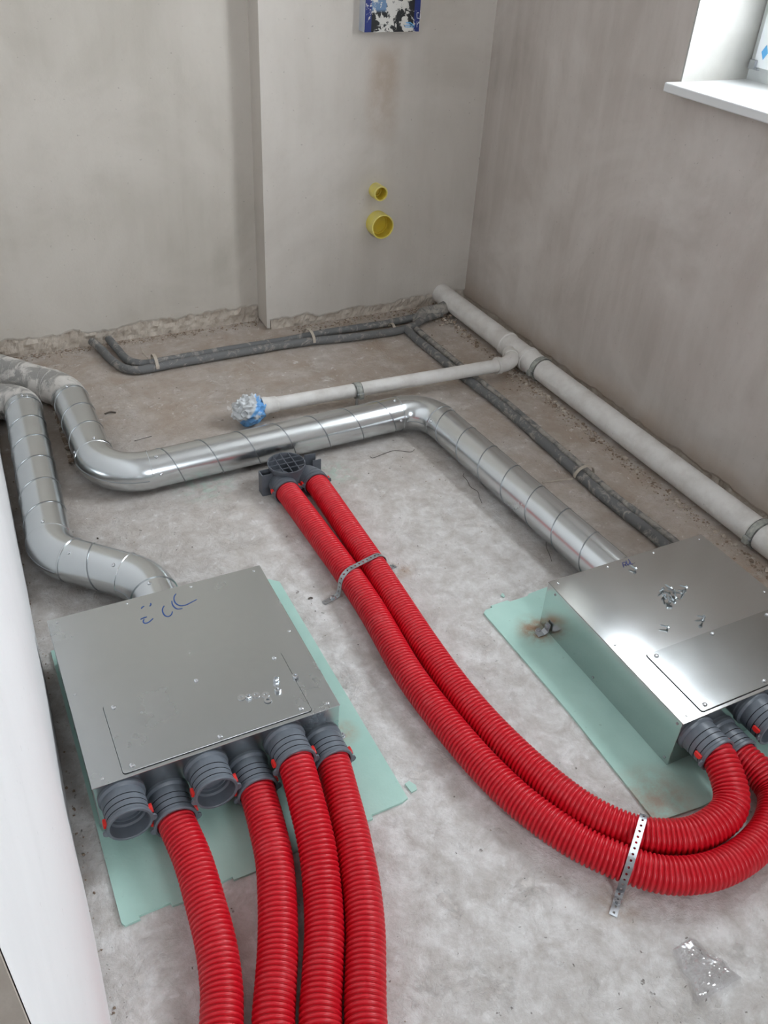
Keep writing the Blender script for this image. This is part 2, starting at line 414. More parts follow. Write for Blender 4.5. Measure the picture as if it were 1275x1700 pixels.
def lathe(name, prof, origin, axis, m, parent=None, seg=36, auto=0.5, mats=None, matfn=None, cap_last=False):
    vs, fs = lathe_geo(prof, origin, axis, seg)
    mi = None
    if matfn: mi = [matfn(i // seg) for i in range(len(fs))]
    if cap_last:
        o = (len(prof) - 1) * seg; fs.append(tuple(range(o, o + seg)))
        if mi is not None: mi.append(mi[-1])
    return mesh_obj(name, vs, fs, m, parent, auto=auto, mats=mats, midx=mi)
def ribbon(name, pts, wd, m, parent=None, up=V((0, 0, 1)), h=0.0004):
    """flat pen stroke on a surface"""
    P = Path(pts); vs, fs = [], []
    n = max(2, int(P.L / 0.002))
    for i in range(n + 1):
        p, t, _, _ = P.at(P.L * i / n); sd = t.cross(up).normalized(); ww = wd * (0.55 + 0.45 * sin(pi * (0.12 + 0.8 * i / n)))
        vs += [p + sd * ww / 2 + up * h, p - sd * ww / 2 + up * h]
    fs = [(2 * i, 2 * i + 2, 2 * i + 3, 2 * i + 1) for i in range(n)]
    return mesh_obj(name, vs, fs, m, parent)
def rock(r, seed, sq=(1, 1, .6)):
    bm = bmesh.new(); bmesh.ops.create_icosphere(bm, subdivisions=1, radius=1.0)
    rg = random.Random(seed)
    vs = []
    for v in bm.verts:
        k = r * rg.uniform(0.6, 1.15); vs.append(V((v.co.x * k * sq[0], v.co.y * k * sq[1], v.co.z * k * sq[2])))
    fs = [tuple(v.index for v in f.verts) for f in bm.faces]; bm.free(); return vs, fs
def scatter(name, spots, m, mats=None, parent=None):
    """spots: (point, size); one joined heap of crumbs"""
    vs, fs, mi = [], [], []
    lib = [rock(1.0, i, (1, random.uniform(.55, 1), random.uniform(.4, .8))) for i in range(14)]
    for (p, r) in spots:
        a, b = random.choice(lib); rz = Matrix.Rotation(random.uniform(0, 6.28), 3, 'Z'); o = len(vs); k = random.randrange(len(mats)) if mats else 0
        vs += [rz @ (q * r) + p + V((0, 0, r * .3)) for q in a]; fs += [tuple(i + o for i in f) for f in b]; mi += [k] * len(b)
    return mesh_obj(name, vs, fs, m, parent, mats=mats, midx=mi if mats else None)
def nz(x, y=0.0, z=0.0): return noise.noise(V((x, y, z)))

# ------------------------------------------------------------------ structure
XR, YB, YP, XP, ZC = 2.13, 3.37, 3.262, 1.160, 2.62
FLOOR = mesh_obj('floor', [(-1.9, -1.9, 0), (2.6, -1.9, 0), (2.6, 3.7, 0), (-1.9, 3.7, 0)], [(0, 1, 2, 3)], M_FLOOR)
tag(FLOOR, 'rough grey concrete floor with brown dust and plaster smears', None, None, 'structure')
tag(box('ceiling', (-1.9, -1.9, ZC), (2.6, 3.7, ZC + .1), M_CEIL), 'plain grey concrete ceiling above the room', None, None, 'structure')

def plaster_sheet(name, p0, u, nrm, length, z1, m, parent, zb=0.05, amp=0.03, th=0.014, z_lo=None, seed=0.0, holes=()):
    """plaster coat: ragged lower edge, thickness th in front of the masonry, straight when z_lo is given"""
    p0 = V(p0); u = V(u).normalized(); nrm = V(nrm).normalized(); vs, fs = [], []
    n = max(2, int(length / 0.011)) if z_lo is None else 1
    for i in range(n + 1):
        d = length * i / n
        if z_lo is None:
            zz = zb + amp * (nz(d * 5 + seed, 3.1) * .9 + nz(d * 19 + seed, 1.7) * .5 + nz(d * 60 + seed, .3) * .3); zz = max(zz, 0.004)
        else: zz = z_lo
        q = p0 + u * d; bul = nrm * (0.004 * nz(d * 4, seed))
        vs += [q - nrm * th + V((0, 0, zz + (0.0 if z_lo is not None else .004))), q + V((0, 0, zz)) - nrm * (0 if z_lo is not None else .003), q + V((0, 0, zz + (.008 if z_lo is None else (z1 - zz) * .3))), q + V((0, 0, z1)), q - nrm * th + V((0, 0, z1))]
    for i in range(n):
        for k in range(4):
            a = i * 5 + k; b = (i + 1) * 5 + k; fs.append((a, b, b + 1, a + 1))
    fs.append((0, 1, 2, 3, 4)); o = n * 5; fs.append((o + 4, o + 3, o + 2, o + 1, o))
    return mesh_obj(name, vs, fs, m, parent)
def rough_strip(name, p0, u, nrm, length, h, parent, seed=0.0, depth=0.012):
    p0 = V(p0); u = V(u).normalized(); nrm = V(nrm).normalized(); n = int(length / .009); k = 9; vs, fs = [], []
    for i in range(n + 1):
        for j in range(k + 1):
            d = length * i / n; z = h * j / k
            off = depth * (nz(d * 32 + seed, z * 32) * .8 + nz(d * 85, z * 85 + seed) * .5)
            vs.append(p0 + u * d + V((0, 0, z)) + nrm * off)
    for i in range(n):
        for j in range(k):
            a = i * (k + 1) + j; fs.append((a, a + k + 1, a + k + 2, a + 1))
    return mesh_obj(name, vs, fs, M_ROUGH, parent)

# back wall
WB = box('wall_back', (-0.2, YB + .014, 0), (2.6, YB + .25, ZC), M_ROUGH); tag(WB, 'plastered back wall with a ragged unplastered foot', None, None, 'structure')
plaster_sheet('plaster_coat', (-.15, YB, 0), (1, 0, 0), (0, -1, 0), XP + .16, ZC, M_PB, WB, zb=.062, amp=.03, seed=2.0)
rough_strip('rough_base', (-.15, YB + .006, 0), (1, 0, 0), (0, -1, 0), XP + .16, .13, WB, 4.0, .013)
# pier that stands forward of the back wall
WP = box('wall_pier', (XP + .014, YP + .014, 0), (2.2, YB + .1, ZC), M_ROUGH); tag(WP, 'pale plastered pier standing forward in the corner with the drain stubs', None, None, 'structure')
plaster_sheet('plaster_coat', (XP, YP, 0), (1, 0, 0), (0, -1, 0), XR - XP + .02, ZC, M_PP, WP, zb=.045, amp=.026, seed=9.0)
plaster_sheet('plaster_coat', (XP + .0007, YB, 0), (0, -1, 0), (-1, 0, 0), YB - YP - .0006, ZC, M_PP, WP, zb=.015, amp=.012, seed=5.0)
rough_strip('rough_base', (XP + .02, YP + .008, 0), (1, 0, 0), (0, -1, 0), XR - XP, .12, WP, 7.0, .012)
# right wall with the window opening
WR = thing('wall_right', None, None, (XR, 1, 0)); tag(WR, 'brownish plastered wall with a window above the drain pipe', None, None, 'structure')
for (y0, y1, z0, z1) in ((-1.9, 3.5, 0, WIN_Z0 - .03), (-1.9, 3.5, WIN_Z1, ZC), (-1.9, WIN_Y0, WIN_Z0 - .03, WIN_Z1), (WIN_Y1, 3.5, WIN_Z0 - .03, WIN_Z1)):
    box('masonry', (XR + .014, y0, z0), (XR + .42, y1, z1), M_PB if z0 > .5 else M_ROUGH, WR)
plaster_sheet('plaster_coat', (XR, YP + .03, 0), (0, -1, 0), (-1, 0, 0), YP + 1.8, WIN_Z0 - .028, M_PR, WR, zb=.030, amp=.018, seed=21.0)
plaster_sheet('plaster_coat', (XR, YP + .03, 0), (0, -1, 0), (-1, 0, 0), YP + .03 - WIN_Y1, ZC, M_PR, WR, z_lo=WIN_Z0 - .028)
plaster_sheet('plaster_coat', (XR, WIN_Y1, 0), (0, -1, 0), (-1, 0, 0), WIN_Y1 - WIN_Y0, ZC, M_PR, WR, z_lo=WIN_Z1)
plaster_sheet('plaster_coat', (XR, WIN_Y0, 0), (0, -1, 0), (-1, 0, 0), WIN_Y0 + 1.8, ZC, M_PR, WR, z_lo=WIN_Z0 - .028)
rough_strip('rough_base', (XR + .006, YP + .02, 0), (0, -1, 0), (-1, 0, 0), 2.4, .10, WR, 12.0, .007)
# white reveal linings
M_REV = mat('reveal_plaster', (0.42, 0.415, 0.39), 0.85, var=(0.35, 0.34, 0.31), vscale=5)
box('reveal', (XR - .001, WIN_Y1 - .006, WIN_Z0), (XR + .27, WIN_Y1 + .001, WIN_Z1), M_REV, WR)
box('reveal', (XR - .001, WIN_Y0 - .001, WIN_Z0), (XR + .27, WIN_Y0 + .006, WIN_Z1), M_REV, WR)
box('reveal', (XR - .001, WIN_Y0, WIN_Z1 - .006), (XR + .27, WIN_Y1, WIN_Z1 + .001), M_REV, WR)
# left wall: its near end is a doorway jamb
def wl(y): return -.0635 + (y - 0.0) * 0.0337
WL_Y0, WL_Y1 = 0.283, 3.38
lv, lf = [], []
ny = 150
for i in range(ny + 1):
    y = WL_Y0 + (WL_Y1 - WL_Y0) * i / ny; x = wl(y) + .004 * nz(y * 3.0, 8) ; zb = max(.004, .016 + .014 * nz(y * 7, 2) + .008 * nz(y * 31, 5))
    lv += [V((x - .02, y, zb + .004)), V((x - .004, y, zb)), V((x, y, zb + .012)), V((x, y, .5)), V((x, y, ZC))]
for i in range(ny):
    for k in range(4): a = i * 5 + k; lf.append((a, a + 1, a + 6, a + 5))
WLm = box('wall_left', (-.22, WL_Y0, 0), (wl(WL_Y0) - .012, WL_Y1, ZC), M_ROUGH)
tag(WLm, 'bright white plastered wall ending at the doorway jamb', None, None, 'structure')
for v in WLm.data.vertices:
    if v.co.x > -.2: v.co.x = wl(v.co.y) - .014
mesh_obj('plaster_coat', lv, lf, M_PL, WLm)
M_JAMB = mat('jamb_render', (0.42, 0.37, 0.32), 0.95, var=(0.30, 0.25, 0.21), vscale=10, bump=0.5, bscale=40)
box('jamb_face', (-.22, WL_Y0 - .004, 0), (wl(WL_Y0) - .0005, WL_Y0, ZC), M_JAMB, WLm)
# rest of the place behind the viewer: entry hall; window opening added for fill
WF = thing('wall_front', None, None, (.5, -1.8, 0)); tag(WF, 'pale wall with an added fill light opening behind the doorway', None, None, 'structure')
for (x0, x1, z0, z1) in ((-1.9, 2.6, 0, FW_Z0), (-1.9, 2.6, FW_Z1, ZC), (-1.9, FW_X0, FW_Z0, FW_Z1), (FW_X1, 2.6, FW_Z0, FW_Z1)):
    box('masonry', (x0, -1.9, z0), (x1, -1.8, z1), M_HALL, WF)
tag(box('wall_hall', (-1.9, -1.9, 0), (-1.8, 3.7, ZC), M_HALL), 'pale hall wall on the far side of the doorway', None, None, 'structure')
tag(box('wall_hall_end', (-1.9, 3.4, 0), (-.2, 3.5, ZC), M_HALL), 'pale wall closing the end of the hall', None, None, 'structure')

# ------------------------------------------------------------------ window in the right wall
W1 = thing('window_1', None, None, (XR + .3, 1.6, WIN_Z0)); tag(W1, 'white plastic window with protective film above a white sill', None, None, 'structure')
XF = 2.397
box('window_sill', (2.069, WIN_Y0 - .02, WIN_Z0 - .026), (XF + .01, WIN_Y1 + .002, WIN_Z0), M_WHITE, W1, bevel=.004, seg=3)
def rect_frame(name, x0, x1, y0, y1, z0, z1, wd, m, parent):
    bm = bmesh.new()
    for (a, b) in (((x0, y0, z0), (x1, y0 + wd, z1)), ((x0, y1 - wd, z0), (x1, y1, z1)), ((x0, y0 + wd, z0), (x1, y1 - wd, z0 + wd)), ((x0, y0 + wd, z1 - wd), (x1, y1 - wd, z1))):
        vs, fs = box_geo(a, b); bv = [bm.verts.new(v) for v in vs]
        for f in fs: bm.faces.new([bv[i] for i in f])
    return bm_obj(name, bm, m, parent)
rect_frame('window_frame', XF, XF + .07, WIN_Y0, WIN_Y1, WIN_Z0, WIN_Z1, .055, M_FRAME, W1)
SA = rect_frame('sash', XF - .018, XF + .05, WIN_Y0 + .035, WIN_Y1 - .035, WIN_Z0 + .04, WIN_Z1 - .035, .125, M_FRAME, W1)
gm = bpy.data.materials.new('window_glass'); gm.use_nodes = True; nt = gm.node_tree; nt.nodes.remove(nt.nodes['Principled BSDF'])
tr = nt.nodes.new('ShaderNodeBsdfTransparent'); gl = nt.nodes.new('ShaderNodeBsdfGlossy'); gl.inputs['Roughness'].default_value = .02
mx = nt.nodes.new('ShaderNodeMixShader'); mx.inputs[0].default_value = .07
nt.links.new(tr.outputs[0], mx.inputs[1]); nt.links.new(gl.outputs[0], mx.inputs[2]); nt.links.new(mx.outputs[0], nt.nodes['Material Output'].inputs[0])
box('pane', (XF + .012, WIN_Y0 + .16, WIN_Z0 + .165), (XF + .02, WIN_Y1 - .16, WIN_Z1 - .16), gm, SA)
box('film', (XF - .0195, WIN_Y1 - .109, WIN_Z0 + .042), (XF - .0185, WIN_Y1 - .037, WIN_Z1 - .04), M_FILM, SA)
for k in range(7):
    zc = WIN_Z0 + .085 + k * .13; yc = WIN_Y1 - .068
    mesh_obj('print_mark', [(XF - .0200, yc, zc - .021), (XF - .0200, yc + .013, zc), (XF - .0200, yc, zc + .021), (XF - .0200, yc - .013, zc)], [(0, 1, 2, 3)], M_BLUEPRINT, SA)
bm = bmesh.new()
for a, b in (((XF - .03, WIN_Y1 - .05, WIN_Z0 + .035), (XF - .012, WIN_Y1 - .028, WIN_Z0 + .06)), ((XF - .026, WIN_Y1 - .062, WIN_Z0 + .034), (XF - .016, WIN_Y1 - .05, WIN_Z0 + .039))):
    vs, fs = box_geo(a, b); bv = [bm.verts.new(v) for v in vs]
    for f in fs: bm.faces.new([bv[i] for i in f])
bm_obj('hinge', bm, M_STEEL, W1)

# ------------------------------------------------------------------ foam mats
mat_l = [(.019, 1.70), (.018, .94), (.022, .933)] + [tuple(onz(*p, .005)[:2]) for p in ((208, 1537), (233, 1526), (230, 1521), (283, 1499), (287, 1504), (306, 1497), (366, 1466), (386, 1456), (388, 1461), (421, 1448), (485, 1417), (492, 1413), (560, 1388), (612, 1362), (619, 1359), (617, 1353), (668, 1332), (677, 1325))]
mat_l += [tuple(onz(*p, .005)[:2]) for p in ((464, 966), (447, 962))] + [(.58, 1.757), (.2, 1.715)]
ML = prism('foam_mat', mat_l, 0, .006, M_MATL); tag(ML, 'mint green foam mat with toothed edge under the box lettered in blue script', 'foam mat', 'mint foam mats')
mat_r = [tuple(onz(*p, .005)[:2]) for p in ((803, 1018), (806, 1013), (817, 1009), (815, 1006), (842, 997), (847, 999), (875, 990), (878, 986), (902, 977))]
mat_r += [(1.40, 1.415), (1.7265, 1.41), (1.7265, .70), (1.50, .69), (1.2, .68)] + [tuple(onz(*p, .005)[:2]) for p in ((1093, 1363), (1086, 1362), (945, 1183))]
MR = prism('foam_mat', mat_r, 0, .006, M_MATR); tag(MR, 'mint green foam mat with brown drilling dust under the box marked AW', 'foam mat', 'mint foam mats')

# ------------------------------------------------------------------ shared small hardware
def hexnut_mesh(r=.0065, h=.006, hole=.0035):
    vs, fs = [], []
    n = 12
    for (rr, z, hexa) in ((r * .92, 0, 1), (r, h * .12, 1), (r, h * .88, 1), (r * .9, h, 1), (hole, h, 0), (hole, h * .2, 0)):
        for k in range(n):
            a = 2 * pi * k / n; q = rr * (cos(pi / 6) / cos((a % (pi / 3)) - pi / 6)) if hexa else rr
            vs.append(V((q * cos(a), q * sin(a), z)))
    for i in range(5):
        for k in range(n): fs.append((i * n + k, i * n + (k + 1) % n, (i + 1) * n + (k + 1) % n, (i + 1) * n + k))
    fs.append(tuple(range(5 * n, 6 * n))); return vs, fs
def loc_obj(name, geo, m, loc, rot=None, parent=None, auto=0.5):
    o = mesh_obj(name, geo[0], geo[1], m, None, auto=auto); place(o, loc, rot, parent); return o
def place(o, loc, rot=None, parent=None):
    M = Matrix.Translation(V(loc)) @ (rot.to_4x4() if rot is not None else Matrix.Identity(4))
    if parent is not None: setparent(o, parent)
    o.matrix_basis = M
    return o
def clone(o, loc, rot=None, parent=None):
    c = o.copy(); COL.objects.link(c); c.parent = None; c.matrix_parent_inverse = Matrix.Identity(4); return place(c, loc, rot, parent)
def face_rot(d):
    d = V(d).normalized(); return d.to_track_quat('Z', 'Y').to_matrix()
SCREW_GEO = lathe_geo([(0, .0052), (.0008, .0055), (.0022, .0048), (.003, .0030), (.0031, .0024), (.0016, .0016)], (0, 0, 0), (0, 0, 1), 14)
SCREW_GEO = (SCREW_GEO[0], SCREW_GEO[1] + [tuple(range(5 * 14, 6 * 14))])
RIVET_GEO = lathe_geo([(0, .0034), (.0008, .0033), (.0013, .0022), (.0011, .0012)], (0, 0, 0), (0, 0, 1), 10)
RIVET_GEO = (RIVET_GEO[0], RIVET_GEO[1] + [tuple(range(30, 40))])
_first = {}
def inst(name, geo, m, loc, rot=None, parent=None):
    key = (name, m.name)
    if key not in _first:
        _first[key] = loc_obj(name, geo, m, loc, rot, parent); return _first[key]
    c = clone(_first[key], loc, rot, parent); c.name = name
    for q in ('label', 'category', 'group'):
        if q in c: del c[q]
    return c

# ------------------------------------------------------------------ manifold boxes
BH = 0.15
CLIP_GEO = None
def clip_geo():
    pts = [(-.0045, -.009), (.0035, -.0085), (.0065, -.002), (.0055, .006), (.001, .0095), (-.0045, .0085)]
    n = len(pts); vs = [V((a, b, z)) for z in (0, .0065) for a, b in pts]
    fs = [tuple(range(n - 1, -1, -1)), tuple(range(n, 2 * n))] + [(i, (i + 1) % n, n + (i + 1) % n, n + i) for i in range(n)]
    return vs, fs
def port(parent, x, yf, z, capped, length=.075, clips=(-1, 1), tilt=0.12):
    """grey push-in socket on the front face, axis -Y"""
    L = length; rn, rf = .0425, .0465
    prof = [(-.004, rf), (.006, rf), (.0085, rf - .002), (.011, rn - .001), (.014, rn)]
    midx = [0, 0, 0, 0]
    for gpos in (.030, .044, .058):
        g = gpos * L / .075
        prof += [(g, rn), (g, rn - .0022), (g + .0018, rn - .0022), (g + .0018, rn)]; midx += [0, 1, 1, 1]
    prof += [(L - .009, rn + .0003), (L - .006, rn + .0022), (L - .001, rn + .0022), (L, rn + .001), (L, .0395), (L - .001, .0385), (L - .026, .0375), (L - .030, .0345), (L - .042, .034)]
    midx += [0] * 9
    o = lathe('port', prof, (x, yf, z), (0, -1, 0), M_COLLAR, parent, seg=40, mats=[M_COLLAR, M_GROOVE], matfn=lambda i: midx[min(i, len(midx) - 1)], cap_last=True)
    for s in (-1, 1):
        a = -0.1 if s > 0 else pi + .1
        # ear on the mouth and the red latch behind it
        c0 = V((x + cos(a) * (rn + .003) , yf - L + .003, z + sin(a) * (rn + .003)))
        pts = []
        for k in range(9):
            t = pi * k / 8; pts.append((cos(t) * .009, sin(t) * .0085))
        out = V((cos(a), 0, sin(a))); tg = V((-sin(a), 0, cos(a)))
        vs = [c0 + tg * p[0] + out * (p[1] - .002) + V((0, dy, 0)) for dy in (-.002, .002) for p in pts]
        n = 9; fs = [tuple(range(n)), tuple(range(2 * n - 1, n - 1, -1))] + [(i, i + 1, n + i + 1, n + i) for i in range(n - 1)]
        mesh_obj('ear', vs, fs, M_COLLAR, o)
        if s in clips:
            a2 = a + (.25 if s > 0 else -.25)
            out = V((cos(a2), 0, sin(a2))); tg = V((-sin(a2), 0, cos(a2))); yv = V((0, -1, 0))
            c1 = V((x, yf - L + .0165, z)) + out * (rn - .0012)
            R = Matrix((tg, yv, out)).transposed()
            if R.determinant() < 0: R = Matrix((-tg, yv, out)).transposed()
            inst('clip', clip_geo(), M_CLIP, c1, R, o)
            sl = c1 + V((0, .011, 0)) - out * .0003
            mesh_obj('slot', [sl + tg * p + V((0, q, 0)) + out * h for h in (0, .0015) for p, q in ((-.006, -.002), (.006, -.002), (.006, .001), (-.006, .001))], [(0, 1, 2, 3), (7, 6, 5, 4), (0, 4, 5, 1), (1, 5, 6, 2), (2, 6, 7, 3), (3, 7, 4, 0)], M_GROOVE, o)
    if capped:
        lathe('plug', [(L - .041, .0342), (L - .036, .0338), (L - .036, .0310), (L - .041, .0300), (L - .0415, .002)], (x, yf, z), (0, -1, 0), M_COLLAR, o, seg=40, cap_last=True)
    return o

def manifold(x0, y0, label, group, sheet, gap, capped, marks):
    W, D = .5225, .507
    x1, y1 = x0 + W, y0 + D
    t = thing('distribution_box', label, 'distribution box', ((x0 + x1) / 2, (y0 + y1) / 2, .006), group)
    box('body', (x0 + .001, y0 + .002, .006), (x1 - .001, y1 - .001, BH - .0018), sheet, t, bevel=.0012, seg=2)
    lid = box('lid', (x0, y0 - .001, BH - .0026), (x1, y1, BH), sheet, t, bevel=.0011, seg=2)
    pa, pb = (x0 + .0625, y0 + .009), (x0 + .4605, y0 + .197)
    def rr(a, b, r):
        out = []
        for cx, cy, s in ((b[0] - r, b[1] - r, 0), (a[0] + r, b[1] - r, 1), (a[0] + r, a[1] + r, 2), (b[0] - r, a[1] + r, 3)):
            for k in range(5):
                an = pi / 2 * (s + k / 4); out.append((cx + r * cos(an), cy + r * sin(an)))
        return out
    prism('panel_gap', rr((pa[0] - gap[0], pa[1] - .0024), (pb[0] + gap[1], pb[1] + .0004), .007), BH - .0001, BH + .0002, M_DARK, t)
    pan = prism('access_panel', rr(pa, pb, .006), BH + .0002, BH + .0016, sheet if sheet is M_SHEET else M_PANEL_DIM, t, bevel=.0006)
    for fx, fy in ((.05, .93), (.5, .95), (.95, .93), (.05, .07), (.5, .06), (.95, .07)):
        inst('screw', SCREW_GEO, M_ZINC, (pa[0] + (pb[0] - pa[0]) * fx, pa[1] + (pb[1] - pa[1]) * fy, BH + .0016), None, pan)
    for fx, fy in ((.04, .97), (.35, .975), (.65, .975), (.96, .97), (.045, .03), (.955, .03), (.03, .5), (.965, .5)):
        inst('rivet', RIVET_GEO, M_ZINC, (x0 + W * fx, y0 + D * fy, BH), None, lid)
    for fy in (.03, .55, .93):
        for zz in (.02, .135):
            if fy == .55 and zz > .1: continue
            inst('rivet', RIVET_GEO, M_STEEL, (x0 + .0005, y0 + D * fy, zz), face_rot((-1, 0, 0)), t)
            inst('rivet', RIVET_GEO, M_STEEL, (x1 - .0005, y0 + D * fy, zz), face_rot((1, 0, 0)), t)
    pp = []
    for i in range(6):
        up = i % 2 == 0
        xx, zz = x0 + .051 + .0856 * i, .100 if up else .054
        port(t, xx, y0 + .002, zz, i in capped, .074)
        pp.append(V((xx, y0 + .002 - .074, zz)))
    return t, lid, pp
BLX, BLY = .0255, 1.142
BRX, BRY = 1.2035, .794
LB, LLID, LP = manifold(BLX, BLY, 'galvanised steel distribution box with blue script on its lid and four red hoses', 'galvanised air distribution boxes', M_SHEET, (.0010, .0010), (0, 2), None)
RB, RLID, RP = manifold(BRX, BRY, 'galvanised steel distribution box marked AW with loose screws lying on its lid', 'galvanised air distribution boxes', M_SHEET2, (.0026, .0006), (2, 3, 4, 5), None)

# marker writing on the lids
def strokes(lst, o, sc, m, parent, wd=.0032, z=BH):
    for i, s in enumerate(lst):
        ribbon('marker_stroke', catmull([onz(o[0] + a / sc, o[1] + b / sc, z) for a, b in s], .002), wd, m, parent)
strokes([[(735, 205), (712, 240), (710, 290), (735, 335), (790, 362), (860, 355), (930, 322), (1010, 280)],
         [(680, 300), (685, 340), (710, 380), (755, 407), (820, 400)],
         [(578, 365), (558, 400), (560, 450), (590, 495), (630, 507), (670, 485), (688, 440)],
         [(275, 402), (290, 382), (315, 368)], [(385, 370), (402, 352), (398, 330)],
         [(265, 545), (300, 527), (350, 510)], [(312, 540), (302, 580), (330, 597), (375, 580), (432, 532)]], (200, 960), 7.969, M_INK, LLID)
strokes([[(95, 100), (110, 155)], [(95, 100), (130, 95), (133, 120), (108, 128)], [(122, 122), (145, 142)],
         [(135, 75), (160, 130), (178, 100)], [(165, 60), (205, 120), (222, 110)], [(178, 92), (185, 128)], [(238, 102), (240, 105)]], (1020, 920), 7.083, M_INK2, RLID, .0026)

# nuts and washers left on the lid
NUT, WASH = hexnut_mesh(.0072, .0065, .0037), lathe_geo([(0, .0036), (.0013, .0036), (.0014, .0085), (0, .0085), (0, .0036)], (0, 0, 0), (0, 0, 1), 20)
TALL = hexnut_mesh(.0068, .011, .0037)
pz = BH + .0017
for i, (px, py, kind) in enumerate(((458.4, 1131, 'tall'), (461, 1147, 'nut'), (490.6, 1124, 'nut'), (413, 1158, 'nut'))):
    g = TALL if kind == 'tall' else NUT
    p = onz(px, py, pz); p.z = pz if i != 2 else BH + .0017
    o = loc_obj('hex_nut', g, M_ZINC, p, Matrix.Rotation(i * .7, 3, 'Z'))
    tag(o, ('tall zinc coupling nut standing on the access panel of the scripted box' if kind == 'tall' else ('', 'zinc hex nut standing close to the tall coupling nut', 'zinc hex nut sitting on the side edge line of the access panel', 'zinc hex nut sitting in the row of flat washers')[i]), 'nut', 'loose nuts on the box lid')
for i, (px, py) in enumerate(((401, 1158), (425, 1154), (441, 1153.6), (444.7, 1162))):
    o = loc_obj('flat_washer', WASH, M_ZINC, onz(px, py, pz + (.0016 if i == 3 else 0))); tag(o, ('flat zinc washer beside the hex nut in the washer row', 'flat zinc washer beside the hex nut in the washer row', 'flat zinc washer partly covered by another washer', 'flat zinc washer lapped on top of another washer')[i], 'washer', 'loose washers on the box lid')
# self-drilling screws on the other lid
def screw_geo2():
    vs, fs = lathe_geo([(0, .0001), (.004, .0012), (.0045, .0021)] + [q for k in range(6) for q in ((.006 + k * .0018, .0017), (.0069 + k * .0018, .0024))] + [(.0175, .002), (.0185, .0022), (.0188, .0052), (.0198, .0052), (.0202, .0037), (.0232, .0035), (.0235, .001)], (0, 0, 0), (1, 0, 0), 10)
    return vs, fs
SD = screw_geo2()
for i, (px, py, a) in enumerate(((1098, 980, .3), (1109, 976, -1.2), (1113, 983, -.8), (1104, 992, 1.1), (1110, 997, -2.0), (1114, 996, -1.9), (1121, 990, -2.2), (1124, 986, 2.4), (1134, 974, -.7), (1134, 984, .6), (1163, 1024, -.5), (1167, 1029, -2.6), (1103, 1040, -.7), (1051, 942, -1.2))):
    p = onz(px, py, BH + .006); p.z = BH + .0072 + (.0028 * (i % 3) if i < 8 else 0) + (.004 if i in (11,) else 0)
    R = Matrix.Rotation(a, 3, 'Z') @ Matrix.Rotation(.14 if i % 2 else .12, 3, 'Y') @ Matrix.Rotation(i * 1.1, 3, 'X')
    near = 'in the pile' if i < 8 else 'apart from the pile'
    o = loc_obj('self_drilling_screw', SD, M_ZINCD, p - R @ V((.012, 0, 0)), R)
    tag(o, 'small zinc drilling screw lying in the pile on the lid marked AW' if i < 8 else ('zinc drilling screw in the pair lying just beside the screw pile', 'zinc drilling screw in the pair lying just beside the screw pile', 'zinc drilling screw in the pair next to the access panel', 'zinc drilling screw in the pair next to the access panel', 'single zinc drilling screw lying alone off the panel corner', 'zinc drilling screw lying right under the AW writing')[i - 8], 'screw', 'loose screws ' + near)

# ------------------------------------------------------------------ red hoses
PITCH_H = .0098
HOSE_PTS = []
def hose(path_pts, label, r=.0372, avoid=None):
    D_ = catmull(path_pts, .006)
    if avoid is not None:                       # lie against the neighbour, not through it
        need = 2 * r + .0006; n_ = len(D_)
        for it in range(30):
            for i in range(6, n_):
                q = min(avoid, key=lambda a: (a - D_[i]).length_squared); v_ = D_[i] - q; l_ = v_.length
                if l_ < need: v_.z *= .2; D_[i] = D_[i] + v_.normalized() * (need - l_) * .8
            for i in range(7, n_ - 7): D_[i] = D_[i] * .6 + (D_[i - 1] + D_[i + 1]) * .2
    HOSE_PTS.append(D_)
    P = Path(D_); n = int(P.L / PITCH_H); rings = []
    rg = r - .0052
    for i in range(n):
        for f, h in ((0, 0), (.20, .0), (.30, .68), (.45, .97), (.60, 1), (.76, .97), (.90, .68)):
            rings.append(((i + f) * PITCH_H, rg + (r - rg) * h))
    vs, fs = sweep_geo(P, rings, 30, True)
    o = mesh_obj('corrugated_hose', vs, fs, M_HOSE, None, smooth=True)
    tag(o, label, 'hose', 'red corrugated air hoses'); return o
def axis(pxs, z): return [onz(u, v, zz) for (u, v), zz in zip(pxs, z if isinstance(z, (list, tuple)) else [z] * len(pxs))]
zh = .0375
def ext(pts, n=3, step=.3, bend=0.0):
    a, b = pts[-2], pts[-1]; d = V((-.30, -.95, 0)); d.normalize(); out = list(pts)
    for i in range(n):
        d = Matrix.Rotation(bend, 3, 'Z') @ d; out.append(out[-1] + d * step)
    return out
def lefthose(i, pxs, zs, label, avoid=None):
    p = LP[i]; start = [p + V((0, .045, 0)), p + V((0, .012, 0))]
    hose(start + ext(axis(pxs, zs), 3, .3), label, avoid=avoid)
lefthose(1, [(320, 1428), (342, 1503), (359, 1572), (368, 1644), (368, 1700)], [.047, .043, .040, zh, zh], 'red corrugated hose plugged between the two capped grey sockets')
lefthose(3, [(445, 1379), (456, 1432), (461, 1511), (461, 1578), (457, 1646), (454, 1700)], [.050, .046, .041, zh, zh, zh], 'red corrugated hose plugged beside the capped socket, lying apart from the touching pair')
lefthose(4, [(510, 1335), (526, 1404), (535, 1477), (538.5, 1544), (535, 1632), (532, 1700)], [.085, .066, .048, .042, zh, zh], 'red corrugated hose leaving a raised socket, touching the hose at the box corner')
lefthose(5, [(569, 1328), (584, 1386), (595, 1451), (602, 1527), (606, 1605), (607, 1700)], [.050, .046, .042, .039, zh, zh], 'red corrugated hose in the corner socket beside the drilled screw in the mat', HOSE_PTS[-1])
